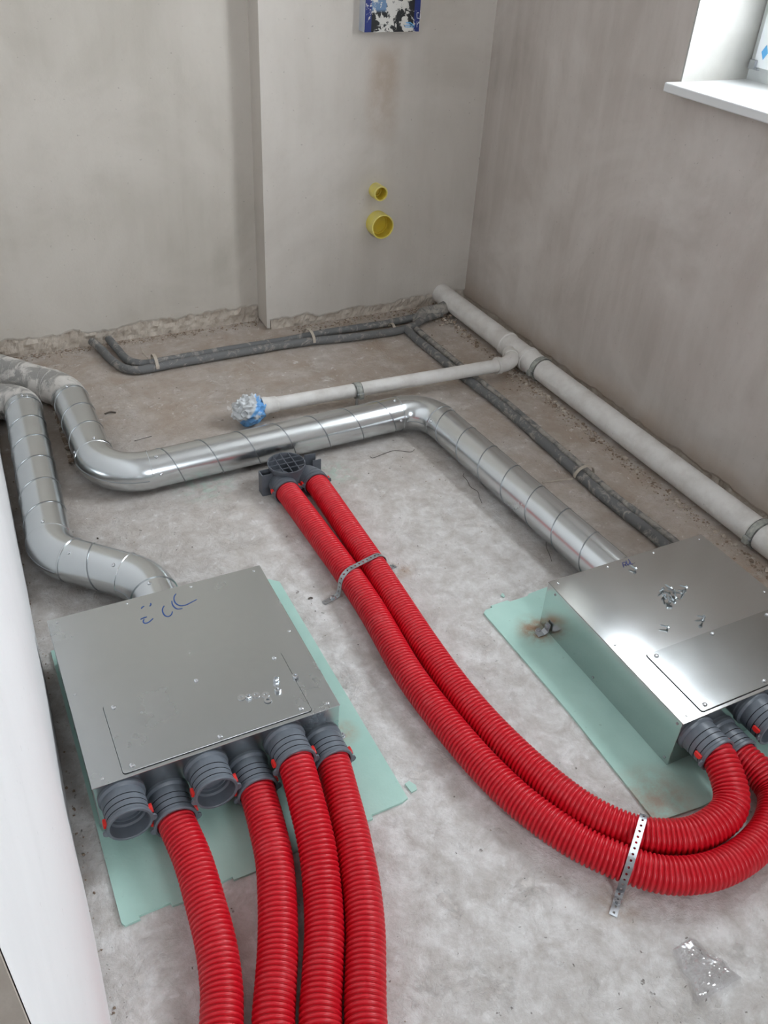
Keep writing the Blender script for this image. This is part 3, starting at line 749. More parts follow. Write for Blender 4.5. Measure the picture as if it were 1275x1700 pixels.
P1px = [(479, 819), (530, 888), (583, 961), (619, 1016), (681, 1122), (746, 1207), (812, 1282), (869, 1335), (954, 1395), (1028, 1430), (1101, 1452), (1175, 1448), (1238, 1418), (1281, 1367)]
P2px = [(528, 806), (575, 874), (621, 941), (665, 1009), (709, 1076), (760, 1146), (814, 1209), (901, 1292), (979, 1350), (1063, 1386), (1118, 1390), (1158, 1388), (1193, 1372), (1214, 1345), (1217, 1318), (1209, 1292)]
p1 = axis(P1px, [.038] * 10 + [.039, .043, .045, .047]) + [V((1.336, .618, .050)), V((1.3455, .668, .053))]; p2 = axis(P2px, [.038] * 8 + [.039, .042, .047, .052, .060, .070, .080, .090])
r0, r1 = RP[0], RP[1]
a1, a2 = p1[0] + V((0, .03, 0)), p2[0] + V((0, .03, 0))
a1.x, a2.x = p1[0].x - .002, p2[0].x - .002
H1 = hose([a1] + p1 + [r1 + V((0, .0, 0)), r1 + V((0, .035, 0))], 'outer red corrugated hose of the strapped pair looping wide to the box marked AW')
H2 = hose([a2] + p2 + [r0 + V((0, .0, 0)), r0 + V((0, .035, 0))], 'inner red corrugated hose of the strapped pair bending tightly to the box marked AW', avoid=HOSE_PTS[-1])

# ------------------------------------------------------------------ perforated straps
def strap(c1, c2, label, feet=(.055, .04), bolt=True, r=.0390):
    """strap over two hoses; c1 / c2 axis points"""
    c1, c2 = V(c1), V(c2); d = (c2 - c1); d.z = 0; d.normalize(); up = V((0, 0, 1)); side = d.cross(up)
    rr = r + .0012; pts = []
    base = .0022
    pts.append(c1 - d * (rr + feet[0]) + up * (base - c1.z)); pts.append(c1 - d * (rr + .012) + up * (base - c1.z)); pts.append(c1 - d * (rr + .004) + up * (base + .004 - c1.z))
    for k in range(0, 10): a = pi - (pi / 2) * k / 9; pts.append(c1 + d * (rr * cos(a)) + up * (rr * sin(a)))
    for k in range(0, 10): a = pi / 2 - (pi / 2) * k / 9; pts.append(c2 + d * (rr * cos(a)) + up * (rr * sin(a)))
    pts.append(c2 + d * (rr + .004) + up * (base + .004 - c2.z)); pts.append(c2 + d * (rr + .012) + up * (base - c2.z)); pts.append(c2 + d * (rr + feet[1]) + up * (base - c2.z))
    P = Path(pts); wd, hp, hr = .0155, .0135, .0027
    vs, fs = [], []
    n = int(P.L / hp); hp = P.L / n
    def mp(s, t, off):
        p, tg, _, _ = P.at(s); nn = side.cross(tg) if side.cross(tg).dot(up) >= -.2 else -side.cross(tg)
        return p + side * t + nn * off
    sq = [(-.5, -.5), (0, -.5), (.5, -.5), (.5, 0), (.5, .5), (0, .5), (-.5, .5), (-.5, 0)]
    for off in (0, -.0011):
        base_i = len(vs)
        for i in range(n):
            s0 = (i + .5) * hp; o = len(vs)
            for (a, b) in sq: vs.append(mp(s0 + a * hp, b * wd, off))
            for k in range(8):
                an = -3 * pi / 4 + k * pi / 4; vs.append(mp(s0 + hr * cos(an), hr * sin(an), off))
            for k in range(8):
                k2 = (k + 1) % 8; f = (o + k, o + k2, o + 8 + k2, o + 8 + k); fs.append(f if off == 0 else f[::-1])
    h = len(vs) // 2
    for i in range(n):
        o = i * 16
        for k in range(8): a, b = o + 8 + k, o + 8 + (k + 1) % 8; fs.append((a, b, h + b, h + a))
        for a, b in ((0, 1), (1, 2), (4, 5), (5, 6)): fs.append((o + b, o + a, h + o + a, h + o + b))
    t = thing('perforated_strap', label, 'strap', (c1 + c2) / 2 - V((0, 0, (c1.z + c2.z) / 2)), 'perforated steel straps over the hoses')
    mesh_obj('band', vs, fs, M_STEEL, t)
    if bolt:
        for q in (c1 - d * (rr + .022), c2 + d * (rr + .024)):
            q = V((q.x, q.y, base)); inst('washer', WASH, M_ZINC, q, None, t)
            inst('bolt_head', hexnut_mesh(.0062, .006, .0015), M_STEEL, q + V((0, 0, .0013)), None, t)
    return t
def near_hose(k, p): return min(HOSE_PTS[k], key=lambda a: (a - p).length_squared)
strap(near_hose(-2, onz(583, 961, .038)), near_hose(-1, onz(621, 941, .038)), 'perforated steel strap over the straight run of the hose pair')
strap(near_hose(-2, onz(1041, 1435, .038)), near_hose(-1, onz(1056, 1385, .041)), 'perforated steel strap over the bend of the hose pair by the mat')

# ------------------------------------------------------------------ floor outlet where the hose pair starts
OC = V((.8145, 2.147, 0))
OT = thing('floor_outlet', 'dark grey plastic floor outlet with round barred grille and two hose sockets', 'air outlet', OC)
lathe('neck', [(.004, .046), (.060, .050), (.080, .056), (.093, .0595), (.096, .0595), (.096, .057), (.06, .050), (.02, .048)], OC, (0, 0, 1), M_OUTLET, OT, seg=48, cap_last=True)
bm = bmesh.new()
ybars = [(-.026, .0515), (0, .0575), (.026, .0515)]
for (q, hl) in ybars:
    for (a, b) in (((OC.x + q - .0011, OC.y - hl, .0920), (OC.x + q + .0011, OC.y + hl, .0956)), ((OC.x - hl, OC.y + q - .0009, .0912), (OC.x + hl, OC.y + q + .0009, .0946))):
        vs, fs = box_geo(a, b); bv = [bm.verts.new(v) for v in vs]
        for f in fs: bm.faces.new([bv[i] for i in f])
bm_obj('grille', bm, M_OUTLET, OT)
for i, a in enumerate((a1, a2)):
    tip = V((a.x, a.y - .026, .0385))
    pb = V((OC.x + (-.026 if i == 0 else .040), OC.y - .004, .039))
    P = Path(catmull([pb, pb.lerp(tip + V((0, .04, 0)), .55) + V((0, 0, 0)), tip + V((0, .022, 0)), tip], .004))
    rings = [(0, .036), (P.L * .3, .040), (P.L * .55, .0415), (P.L * .62, .0415), (P.L * .625, .0405), (P.L * .645, .0405), (P.L * .65, .0415), (P.L * .8, .0415), (P.L * .805, .0405), (P.L * .825, .0405), (P.L * .83, .0415), (P.L - .003, .0425), (P.L, .042), (P.L, .0385), (P.L - .015, .038)]
    vs, fs = sweep_geo(P, rings, 36, False); so = mesh_obj('socket', vs, fs, M_OUTLET, OT, auto=.5)
    for s in (-1, 1):
        an = 0.15 if s > 0 else pi - .15
        out = V((cos(an), 0, sin(an))); tg = V((-sin(an), 0, cos(an))); yv = V((0, -1, 0))
        R = Matrix((tg, yv, out)).transposed()
        if R.determinant() < 0: R = Matrix((-tg, yv, out)).transposed()
        inst('clip', clip_geo(), M_CLIP, tip + V((0, .012, 0)) + out * .041, R, so)
        e = tip + out * .044 + V((0, .002, 0))
        mesh_obj('ear', [e + tg * p + out * q + V((0, y, 0)) for y in (-.002, .002) for p, q in ((-.008, -.004), (.008, -.004), (.005, .005), (-.005, .005))], [(3, 2, 1, 0), (4, 5, 6, 7), (0, 1, 5, 4), (1, 2, 6, 5), (2, 3, 7, 6), (3, 0, 4, 7)], M_OUTLET, so)
box('bracket_plate', (.727, 2.128, .002), (.762, 2.131, .078), M_OUTLET, OT); box('bracket_plate', (.727, 2.131, .002), (.730, 2.158, .078), M_OUTLET, OT); box('bracket_plate', (.727, 2.158, .002), (.775, 2.161, .078), M_OUTLET, OT)
box('bracket_plate', (.905, 2.150, .002), (.934, 2.153, .078), M_OUTLET, OT); box('bracket_plate', (.931, 2.153, .002), (.934, 2.172, .06), M_OUTLET, OT); box('bracket_plate', (.890, 2.182, .002), (.928, 2.185, .082), M_OUTLET, OT)

# ------------------------------------------------------------------ spiral ducts
RD, DZ, SEAM_P = .0600, .0665, .126
def spiral(parent, a, b, phase=0.0, hand=1, m=None):
    a, b = V(a), V(b); P = Path([a, b]); L = P.L
    n = max(4, int(L / .03)); rings = [(L * i / n, RD) for i in range(n + 1)]
    vs, fs = sweep_geo(P, rings, 56, True); sec = mesh_obj('duct_section', vs, fs, m or M_GALV, parent, auto=.6)
    # helical lock seam standing a little proud
    t = (b - a).normalized(); up = V((0, 0, 1)); n0 = (up - t * up.dot(t)).normalized(); b0 = t.cross(n0)
    vs, fs = [], []; steps = int(L / SEAM_P * 64) + 1; w2 = .0021
    k0 = 0
    for i in range(-20, steps + 20):
        an = 2 * pi * i / 64; d = (i / 64.0 + phase) * SEAM_P
        if d < .004 or d > L - .004: continue
        e = n0 * cos(an * hand) + b0 * sin(an * hand); c = a + t * d
        vs += [c - t * w2 + e * (RD - .0004), c - t * w2 * .7 + e * (RD + .0013), c + t * w2 * .7 + e * (RD + .0013), c + t * w2 + e * (RD - .0004)]; k0 += 1
    for i in range(k0 - 1):
        for j in range(3): q = i * 4 + j; fs.append((q, q + 1, q + 5, q + 4))
    if vs: mesh_obj('seam', vs, fs, M_SEAM if m is None else m, sec, auto=.8)
    return sec
def arc_pts(a, c, b, n=16):
    """circular bend from a to b with corner c"""
    a, c, b = V(a), V(c), V(b); u = (c - a).normalized(); w = (b - c).normalized(); T = (c - a).length
    th = u.angle(w); R = T / math.tan(th / 2); nn = (w - u * w.dot(u)).normalized(); o = a + nn * R
    return [o - nn * (R * cos(th * i / n)) + u * (R * sin(th * i / n)) for i in range(n + 1)]
def elbow(parent, a, c, b, m=None, bead=True, n=18):
    pts = arc_pts(a, c, b, n); P = Path(pts); L = P.L; re = RD + .0012
    rings = [(0, re + .0014), (.003, re + .0014), (.0045, re), (.010, re)] + [(.012 + (L - .024) * i / n, re) for i in range(n + 1)] + [(L - .010, re), (L - .0045, re), (L - .003, re + .0014), (L, re + .0014)]
    vs, fs = sweep_geo(P, rings, 56, True); e = mesh_obj('elbow', vs, fs, m or M_GALV, parent, auto=.6)
    # pressed side seams of the two half shells
    if m is None:
        for s in (-1, 1):
            q = []
            for i in range(n + 1):
                p, t, nn, b2 = P.at(L * (.06 + .88 * i / n)); q.append(p + b2 * (s * (re + .0002)))
            tube('shell_seam', q, .0016, M_SEAM, e, seg=6)
    return e
def duct_screws(parent, p, t, angs):
    t = V(t).normalized(); up = V((0, 0, 1)); n0 = (up - t * up.dot(t)).normalized(); b0 = t.cross(n0)
    for a in angs:
        e = n0 * cos(a) + b0 * sin(a); inst('screw', SCREW_GEO, M_ZINC, V(p) + e * (RD + .0004), face_rot(e), parent)
def D(x, y): return V((x, y, DZ))
def off(c, to, d): return c + (to - c).normalized() * d
DA = thing('ventilation_duct', 'long galvanised spiral duct with two elbows running to the box marked AW', 'duct', (.85, 2.3, 0), 'galvanised ventilation ducts')
cA0, cA1, cA2, eA = D(.284, 2.90), D(.286, 2.300), D(1.413, 2.340), D(1.466, BRY + .5065)
sA = V((-.02, 3.26, DZ + .004))
spiral(DA, off(cA0, sA, .065), sA, .3, 1, M_DIRTY); elbow(DA, off(cA0, sA, .068), cA0, off(cA0, cA1, .068), M_DIRTY)
spiral(DA, off(cA0, cA1, .062), off(cA1, cA0, .135), .18, 1); elbow(DA, off(cA1, cA0, .140), cA1, off(cA1, cA2, .140))
spiral(DA, off(cA1, cA2, .135), off(cA2, cA1, .105), .42, 1); elbow(DA, off(cA2, cA1, .110), cA2, off(cA2, eA, .110))
spiral(DA, off(cA2, eA, .105), eA, .30, 1)
d1, d2, d3 = cA1 - cA0, cA2 - cA1, eA - cA2
duct_screws(DA, off(cA0, cA1, .082), d1, (.1,)); duct_screws(DA, off(cA1, cA0, .155), d1, (-.15, 1.2)); duct_screws(DA, off(cA1, cA2, .158), d2, (.35, 1.35))
duct_screws(DA, off(cA2, cA1, .128), d2, (.1, 1.45)); duct_screws(DA, off(cA2, eA, .128), d3, (-.5, 1.1))
DB = thing('ventilation_duct', 'short galvanised spiral duct beside the white wall bending into the scripted box', 'duct', (.12, 2.3, 0), 'galvanised ventilation ducts')
cB0, cB1, cB2, eB = D(.131, 2.885), D(.082, 2.000), D(.290, 1.795), D(.292, BLY + .5065)
sB = V((-.12, 2.935, DZ + .004))
spiral(DB, off(cB0, sB, .060), sB, .2, 1, M_DIRTY); elbow(DB, off(cB0, sB, .062), cB0, off(cB0, cB1, .066), M_DIRTY)
spiral(DB, off(cB0, cB1, .06), off(cB1, cB0, .058), .25, 1); elbow(DB, off(cB1, cB0, .062), cB1, off(cB1, cB2, .062))
spiral(DB, off(cB1, cB2, .058), off(cB2, cB1, .058), .55, 1); elbow(DB, off(cB2, cB1, .062), cB2, off(cB2, eB, .062))
spiral(DB, off(cB2, eB, .058), eB, .9, 1)
e1, e2, e3 = cB1 - cB0, cB2 - cB1, eB - cB2
duct_screws(DB, off(cB0, cB1, .078), e1, (-.1, -.35)); duct_screws(DB, off(cB1, cB0, .076), e1, (.1,)); duct_screws(DB, off(cB1, cB2, .08), e2, (.5,)); duct_screws(DB, off(cB2, cB1, .078), e2, (.5,)); duct_screws(DB, off(cB2, eB, .078), e3, (.2,))

# ------------------------------------------------------------------ white waste pipes
def clampring(parent, c, ax, r, leg=True, side=None, name='pipe_clamp'):
    ax = V(ax).normalized()
    k = lathe(name, [(-.010, r + .0005), (-.010, r + .0045), (.010, r + .0045), (.010, r + .0005)], c, ax, M_CLAMP, parent, seg=32)
    for s in (-.0115, .0115):
        lathe('rubber_liner', [(s - .002, r), (s - .002, r + .0035), (s + .002, r + .0035), (s + .002, r)], c, ax, M_RUBBER, k, seg=28)
    if leg:
        sd = V(side) if side is not None else ax.cross(V((0, 0, 1)))
        q = V(c) + sd * (r + .008); h = q.z * .35
        vs, fs = box_geo((q.x - .009, q.y - .009, q.z - .016), (q.x + .009, q.y + .009, q.z + .004)); mesh_obj('clamp_lug', vs, fs, M_CLAMP, k)
        lathe('clamp_bolt', [(-.014, .0045), (.012, .0045), (.0125, .002)], q + V((0, 0, 0)), ax, M_STEEL, k, seg=8, cap_last=True)
        tube('clamp_stud', [V((c[0], c[1], .0)), V((c[0], c[1], max(.004, c[2] - r + .004)))], .005, M_STEEL, k, seg=8)
    return k
ZB = .054
BP = thing('drain_pipe', 'thick dusty white drain pipe running along the foot of the brownish wall', 'pipe', (2.005, 2.2, 0))
rb = .0445
bx = 2.004
tube('pipe_length', [V((bx, 3.30, ZB)), V((bx, 2.70, ZB))], rb, M_PVC, BP, seg=40, step=.05)
tube('pipe_length', [V((bx + .002, 2.47, ZB)), V((bx + .005, 1.0, ZB))], rb, M_PVC, BP, seg=40, step=.05)
lathe('branch_fitting', [(0, rb), (.001, rb + .006), (.016, rb + .006), (.020, rb + .002), (.10, rb + .002), (.150, rb + .002), (.154, rb + .007), (.170, rb + .007), (.172, rb + .003), (.235, rb + .002), (.238, rb)], (bx, 2.712, ZB), (0, -1, 0), M_PVC, BP, seg=40)
clampring(BP, (bx + .001, 2.462, ZB), (0, 1, 0), rb, True, (-1, 0, 0)); clampring(BP, (bx + .005, 1.318, ZB), (0, 1, 0), rb, True, (-1, 0, 0))
SP = thing('waste_pipe', 'thin dusty white waste pipe crossing the floor to the thick drain pipe', 'pipe', (1.4, 2.58, 0))
rs, zs = .0255, .063
q0, q1 = onz(440, 674, zs), onz(826, 607, zs)
tube('pipe_length', [q0, q1], rs, M_PVC, SP, seg=28, step=.05)
dd = (q1 - q0).normalized()
lathe('socket', [(-.012, rs), (-.012, rs + .007), (.0, rs + .0075), (.006, rs + .006), (.012, rs + .004), (.04, rs + .0035), (.045, rs)], q0, dd, M_PVC, SP, seg=28)
jn = V((bx - .01, 2.640, ZB - .006)); cn = V((q1.x + .055, q1.y + .004, zs + .003))
bend = Path(catmull([q1 - dd * .005, q1 + dd * .03, cn + V((.018, .012, 0)), V((bx - .045, 2.618, ZB + .004)), jn], .006))
vs, fs = sweep_geo(bend, [(bend.L * i / 24, rs + .004) for i in range(25)], 28, True); mesh_obj('bend', vs, fs, M_PVC, SP, auto=.6)
lathe('socket_rim', [(-.006, rs), (-.006, rs + .008), (.010, rs + .008), (.012, rs + .003)], q1 + dd * .0, dd, M_PVC, SP, seg=28)
lathe('socket_rim', [(-.006, rs), (-.006, rs + .008), (.008, rs + .008), (.010, rs + .003)], bend.at(bend.L * .55)[0], bend.at(bend.L * .55)[1], M_PVC, SP, seg=28)
clampring(SP, onz(593, 648, zs), dd, rs, True, (0, -1, 0))
# crumpled plastic bag stuffed over the open socket
g = NG('printed_plastic_bag'); tcx, tcy, tcz = g.xyz()
kb = g.ramp(g.noise(16, 3, .5), [(.40, 0.0), (.46, 1.0)])
cB = q0 - dd * .055
kblue = g.math('MULTIPLY', g.mr(g.math('SUBTRACT', tcx, g.math('MULTIPLY', tcz, .9)), cB.x - .078, cB.x - .066), kb)
c = g.mix(kblue, (.60, .62, .63), (.16, .40, .74))
ksp = g.spot(cB.x + .004, cB.y + .010, .006, .022, .095); kg = g.ramp(g.noise(50, 2, .5), [(.46, 0.0), (.5, 1.0)])
c = g.mix(g.math('MULTIPLY', ksp, kg), c, (.02, .06, .05))
ks2 = g.spot(cB.x - .002, cB.y - .016, .006, .018, .088); c = g.mix(g.math('MULTIPLY', ks2, g.math('SUBTRACT', 1.0, kg)), c, (.06, .26, .08))
g.l(c, g.b.inputs['Base Color']); g.b.inputs['Roughness'].default_value = .38
bm = bmesh.new(); bmesh.ops.create_icosphere(bm, subdivisions=5, radius=1.0)
for v in bm.verts:
    n_ = v.co.normalized(); f = 1 + .20 * nz(n_.x * 2.1 + 3, n_.y * 2.1, n_.z * 2.1) - .42 * abs(nz(n_.x * 3.1, n_.y * 3.1 + 5, n_.z * 3.1)) - .05 * abs(nz(n_.x * 9, n_.y * 9, n_.z * 9 + 2))
    f *= 1.22
    if n_.z > .55: f += .9 * max(0, nz(n_.x * 5 + 9, n_.y * 5, 1.0)) * (n_.z - .55) / .45
    v.co = V((cB.x - .004 + n_.x * f * .054, cB.y - .004 + n_.y * f * .044, .058 + n_.z * f * .043))
zmin = min(v.co.z for v in bm.verts)
for v in bm.verts: v.co.z += .001 - zmin
tag(bm_obj('plastic_bag', bm, g.m, None, auto=1.0), 'crumpled white and blue printed plastic bag stuffed in the thin pipe end', 'plastic bag')

# ------------------------------------------------------------------ insulated pipes on the floor
def wobble(seed, k=.10): return lambda d, a: 1 + k * nz(d * 14 + seed, cos(a) * 1.2, sin(a) * 1.2) + k * .5 * nz(d * 50, seed + cos(a) * 3, sin(a) * 3)
def lag(name, pts, r, m, label, group, seed):
    P = catmull(pts, .01); o = tube(name, P, r, m, None, seg=18, step=.01, wob=wobble(seed), auto=1.2); return tag(o, label, 'pipe', group)
G = 'grey insulated heating pipes'
gz = .0185
lag('insulated_pipe', [V((.455, 3.345, .030)), V((.478, 3.27, .022))] + [onz(*p, gz) for p in ((185, 598), (205, 611), (225, 614.5), (262, 609), (300, 602), (400, 585), (500, 568.5), (600, 558), (680, 544))] + [V((1.83, 3.10, gz + .004)), V((1.93, 3.125, .024))], .0165, M_LAG, 'grey insulated pipe curving out of the back wall, outer one of the two', G, 1.0)
lag('insulated_pipe', [V((.520, 3.345, .030)), V((.536, 3.25, .022)), onz(213, 598, gz), V((.592, 3.112, gz)), V((.72, 3.108, gz)), V((.98, 3.112, gz)), V((1.25, 3.117, gz)), onz(520, 556, gz), onz(600, 543, gz), onz(640, 537, gz), onz(706, 523, gz)], .0155, M_LAG, 'grey insulated pipe against the pier foot, inner one of the two', G, 4.0)
lag('insulated_pipe', [V((1.7115, 3.035, gz))] + [onz(*p, gz) for p in ((690, 561), (760, 618), (828, 670), (940, 768), (1000, 822), (1090, 893))] + [V((1.745, 1.2, gz)), V((1.745, 1.05, gz))], .0175, M_LAG, 'dark grey insulated pipe running straight under the thin white pipe', G, 7.0)
lag('insulated_pipe', [V((1.756, 3.035, .015)), V((1.758, 2.95, .014)), V((1.764, 2.64, .013)), V((1.773, 2.34, .013)), V((1.770, 1.9, .013)), V((1.768, 1.7, .013)), V((1.784, 1.44, .013)), V((1.79, 1.05, .013))], .0125, M_LAGD, 'narrow plaster-caked pipe lying alongside the dark grey straight pipe', G, 11.0)
lag('pipe_coupling', [V((1.80, 3.10, .024)), V((1.85, 3.135, .030)), V((1.93, 3.14, .034)), V((1.975, 3.16, .036))], .029, M_LAGD, 'plaster-caked pipe coupling lying in the room corner', 'pipe fittings in the corner', 3.0)
def tie(c, ax, r, label, tail):
    c = V(c); t = thing('cable_tie', label, 'cable tie', (c.x, c.y, 0), 'beige ties on the insulated pipes'); ax = V(ax).normalized(); sd = ax.cross(V((0, 0, 1)))
    pts = []
    for k in range(13):
        a = pi * k / 12; pts.append(c + sd * (r * 1.15 * cos(a)) + V((0, 0, max(-c.z + .003, r * sin(a)))))
    P = Path(pts); vs, fs = [], []
    for i in range(13):
        p, tg, _, _ = P.at(P.L * i / 12); nn = ax.cross(tg).normalized(); nn = nn if nn.z > 0 or abs(nn.z) < .2 else -nn
        vs += [p - ax * .006, p + ax * .006, p + ax * .006 + nn * .0018, p - ax * .006 + nn * .0018]
    for i in range(12):
        for j in range(4): q = i * 4; fs.append((q + j, q + (j + 1) % 4, q + 4 + (j + 1) % 4, q + 4 + j))
    fs += [(3, 2, 1, 0), (48, 49, 50, 51)]
    mesh_obj('strap_loop', vs, fs, M_TIE, t)
    if tail: tube('loose_tail', catmull(tail, .01), .0022, M_TIE, t, seg=6)
tie(V((.640, 3.090, gz)), (1, 0, 0), .037, 'beige tie on the pipe pair near its bend from the back wall', [V((.62, 3.12, .034)), V((.612, 3.15, .045)), V((.612, 3.19, .050))])
tie(V((1.285, 3.098, gz)), (1, .1, 0), .040, 'beige tie on the pipe pair in front of the pier edge', None)
tie(V((1.655, 3.065, gz)), (1, 0, 0), .022, 'beige tie on the outer pipe near the room corner', None)
tie(V((1.744, 1.826, gz - .002)), (0, 1, 0), .034, 'beige tie with long tail across the straight floor pipes', [V((1.70, 1.826, .012)), V((1.65, 1.845, .006)), V((1.60, 1.855, .004))])

# ------------------------------------------------------------------ yellow drain stubs
def stub(px, py, r, dep, label):
    c = ony(px, py, YP - dep); o0 = V((c.x, YP + .02, c.z)); L = dep + .02
    t = thing('drain_stub', label, 'drain stub', (c.x, YP, c.z), 'yellow drain stubs')
    lathe('tube_wall', [(0, r), (L - .002, r), (L, r - .0015), (L, r - .005), (L - .004, r - .006), (L - .05, r - .007)], o0, (0, -1, 0), M_YEL, t, seg=40, mats=[M_YEL, M_YELIN], matfn=lambda i: 1 if i >= 4 else 0)
    pl = lathe('plug', [(L - .052, r - .004), (L - .044, r - .007), (L - .044, r - .012), (L - .050, r - .013), (L - .050, .004)], o0, (0, -1, 0), M_YELIN, t, seg=32, cap_last=True)
    return t
stub(633, 322, .030, .055, 'small yellow plastic drain stub, the upper of the two on the pier')
stub(636, 377, .050, .060, 'large yellow plastic drain stub, the lower of the two on the pier')
for i, (px, py, s) in enumerate(((589, 334, .006), (597, 338, .005), (604, 341, .004), (663, 327, .004), (672, 334, .005), (679, 341, .007), (684, 343, .005))):
    p = ony(px, py, YP); vs, fs = rock(s, 40 + i, (1, .45, .8)); mesh_obj('plaster_dab', [v + p for v in vs], fs, M_PP, WP)
pr = ony(614.5, 348.5, YP)
lathe('fixing_hole', [(0, .004), (.0015, .0055), (.0012, .004), (-.004, .0036)], pr, (0, -1, 0), M_PP, WP, seg=12)

# ------------------------------------------------------------------ blue cover box on the pier
YC = YP - .048
ca, cb = ony(605, 53, YC), ony(695, 53, YC)
x0c, x1c, z0c, z1c = ca.x, cb.x, (ca.z + cb.z) / 2, (ca.z + cb.z) / 2 + .17
CB = thing('cover_box', 'blue and black printed cover box splashed with plaster on the pier', 'cover box', (ca.x, YP, z0c))
g = NG('plaster_splashed_print'); X, Y, Z = g.xyz()
edge = g.math('MAXIMUM', g.math('LESS_THAN', X, x0c + .026), g.math('GREATER_THAN', X, x1c - .024))
c = g.mix(edge, (.006, .007, .008), (.006, .02, .15))
lb = g.math('MULTIPLY', g.math('MULTIPLY', g.math('GREATER_THAN', X, x0c + .026), g.math('LESS_THAN', X, x0c + .085)), g.mr(Z, z0c + .06, z0c + .075))
c = g.mix(lb, c, (.13, .22, .36))
nn_ = g.noise(26, 5, .68, dist=.4); mid = g.math('SUBTRACT', 1.0, g.math('MULTIPLY', g.math('ABSOLUTE', g.math('SUBTRACT', X, (x0c + x1c) / 2 - .006)), 8.0))
kk = g.math('ADD', nn_, g.math('MULTIPLY', mid, .20)); c = g.mix(g.ramp(kk, [(.60, 0.0), (.63, 1.0)]), c, (.60, .58, .54))
g.l(c, g.b.inputs['Base Color']); g.b.inputs['Roughness'].default_value = .55
M_SIDE = mat('pale_blue_card', (.42, .47, .55), .7, var=(.55, .56, .57), vscale=25)
box('carton', (x0c, YC, z0c), (x1c, YP + .0, z1c), M_SIDE, CB)
box('printed_face', (x0c, YC - .001, z0c), (x1c, YC, z1c), g.m, CB)
M_LB, M_LW = mat('light_blue_print', (.14, .42, .72), .5), mat('white_print', (.72, .74, .78), .5)
def zpx(lst, m, wd):
    for s in lst: ribbon('print_stroke', [ony(570 + a / 8.5, b / 8.5, YC - .0012) for a, b in s], wd, m, CB, up=V((0, -1, 0)), h=.0003)
zpx([[(865, 382), (1000, 382)], [(860, 360), (985, 358)], [(885, 338), (975, 336)], [(880, 318), (945, 316)], [(940, 310), (1005, 370)]], M_LB, .0028)
zpx([[(1038, 385), (1040, 300)], [(1045, 345), (1070, 300)], [(1040, 255), (1038, 180)], [(1038, 255), (1085, 262)], [(1038, 180), (1068, 182)], [(1085, 262), (1086, 190)], [(1085, 150), (1090, 165)]], M_LW, .0022)

# ------------------------------------------------------------------ anchors beside the boxes
def anchor(p, label):
    t = thing('anchor_screw', label, 'anchor', (p.x, p.y, .006), 'floor anchors of the boxes')
    inst('washer', WASH, M_ZINC, V((p.x, p.y, .0062)), None, t); inst('bolt_head', NUT, M_STEEL, V((p.x, p.y, .0076)), None, t)
    return t
anchor(onz(568, 1221, .008), 'zinc anchor screw in brown dust by the corner of the scripted box')
AR = anchor(onz(894, 1047, .008), 'zinc anchor screw with bent bracket in brown dust by the AW box')
pa = onz(903, 1040, .02)
ap = [V((1.170, 1.262, .0085)), V((1.190, 1.262, .0085)), V((1.199, 1.262, .014)), V((1.201, 1.262, .030)), V((1.2012, 1.262, .040))]
vs, fs = [], []
for q in ap: vs += [q + V((0, -.009, 0)), q + V((0, .009, 0)), q + V((-.0018, .009, .0018)), q + V((-.0018, -.009, .0018))]
for i in range(4):
    for j in range(4): fs.append((i * 4 + j, i * 4 + (j + 1) % 4, i * 4 + 4 + (j + 1) % 4, i * 4 + 4 + j))
fs += [(3, 2, 1, 0), (16, 17, 18, 19)]
mesh_obj('bent_bracket', vs, fs, M_STEEL, AR)
inst('bolt_head', NUT, M_STEEL, V((1.1992, 1.262, .031)), face_rot((-1, 0, 0)), AR)

# ------------------------------------------------------------------ clear plastic bag on the floor
pm = bpy.data.materials.new('clear_plastic_film'); pm.use_nodes = True; nt = pm.node_tree; nt.nodes.remove(nt.nodes['Principled BSDF'])
tr = nt.nodes.new('ShaderNodeBsdfTransparent'); tr.inputs[0].default_value = (.995, .995, 1, 1); gl = nt.nodes.new('ShaderNodeBsdfGlossy'); gl.inputs['Roughness'].default_value = .08
lw = nt.nodes.new('ShaderNodeLayerWeight'); lw.inputs['Blend'].default_value = .10
mx = nt.nodes.new('ShaderNodeMixShader'); ma = nt.nodes.new('ShaderNodeMath'); ma.operation = 'MULTIPLY_ADD'; ma.inputs[1].default_value = .8; ma.inputs[2].default_value = .10; nt.links.new(lw.outputs['Facing'], ma.inputs[0]); nt.links.new(ma.outputs[0], mx.inputs[0]); nt.links.new(tr.outputs[0], mx.inputs[1]); nt.links.new(gl.outputs[0], mx.inputs[2]); nt.links.new(mx.outputs[0], nt.nodes['Material Output'].inputs[0])
A_, B_ = onz(1131, 1566, .01), onz(1192, 1644, .01); ax = (B_ - A_); Lb = ax.length; ax.normalize(); sd = V((ax.y, -ax.x, 0)) * -1
vs, fs = [], []; nu, nv = 40, 24
for lay in (0, 1):
    for i in range(nu + 1):
        for j in range(nv + 1):
            u, v = i / nu, j / nv; wd = .026 + .034 * u ** 1.2; e = (1 - (2 * v - 1) ** 2) ** .5 if 0 < v < 1 else 0
            e *= (1 - (2 * u - 1) ** 8) ** .5 if 0 < u < 1 else 0
            hgt = (.022 if lay else .003) * e; cr = abs(nz(u * 5 + lay, v * 4, 3)) * .016 + abs(nz(u * 13, v * 11 + lay, 7)) * .006
            p = A_ + ax * (Lb * (u + .04 * nz(v * 4, u * 3, 1))) + sd * ((v - .42) * 2 * wd * .9 + .008 * nz(u * 4, 2, 5))
            vs.append(V((p.x, p.y, .0015 + hgt + (cr * e if lay else 0))))
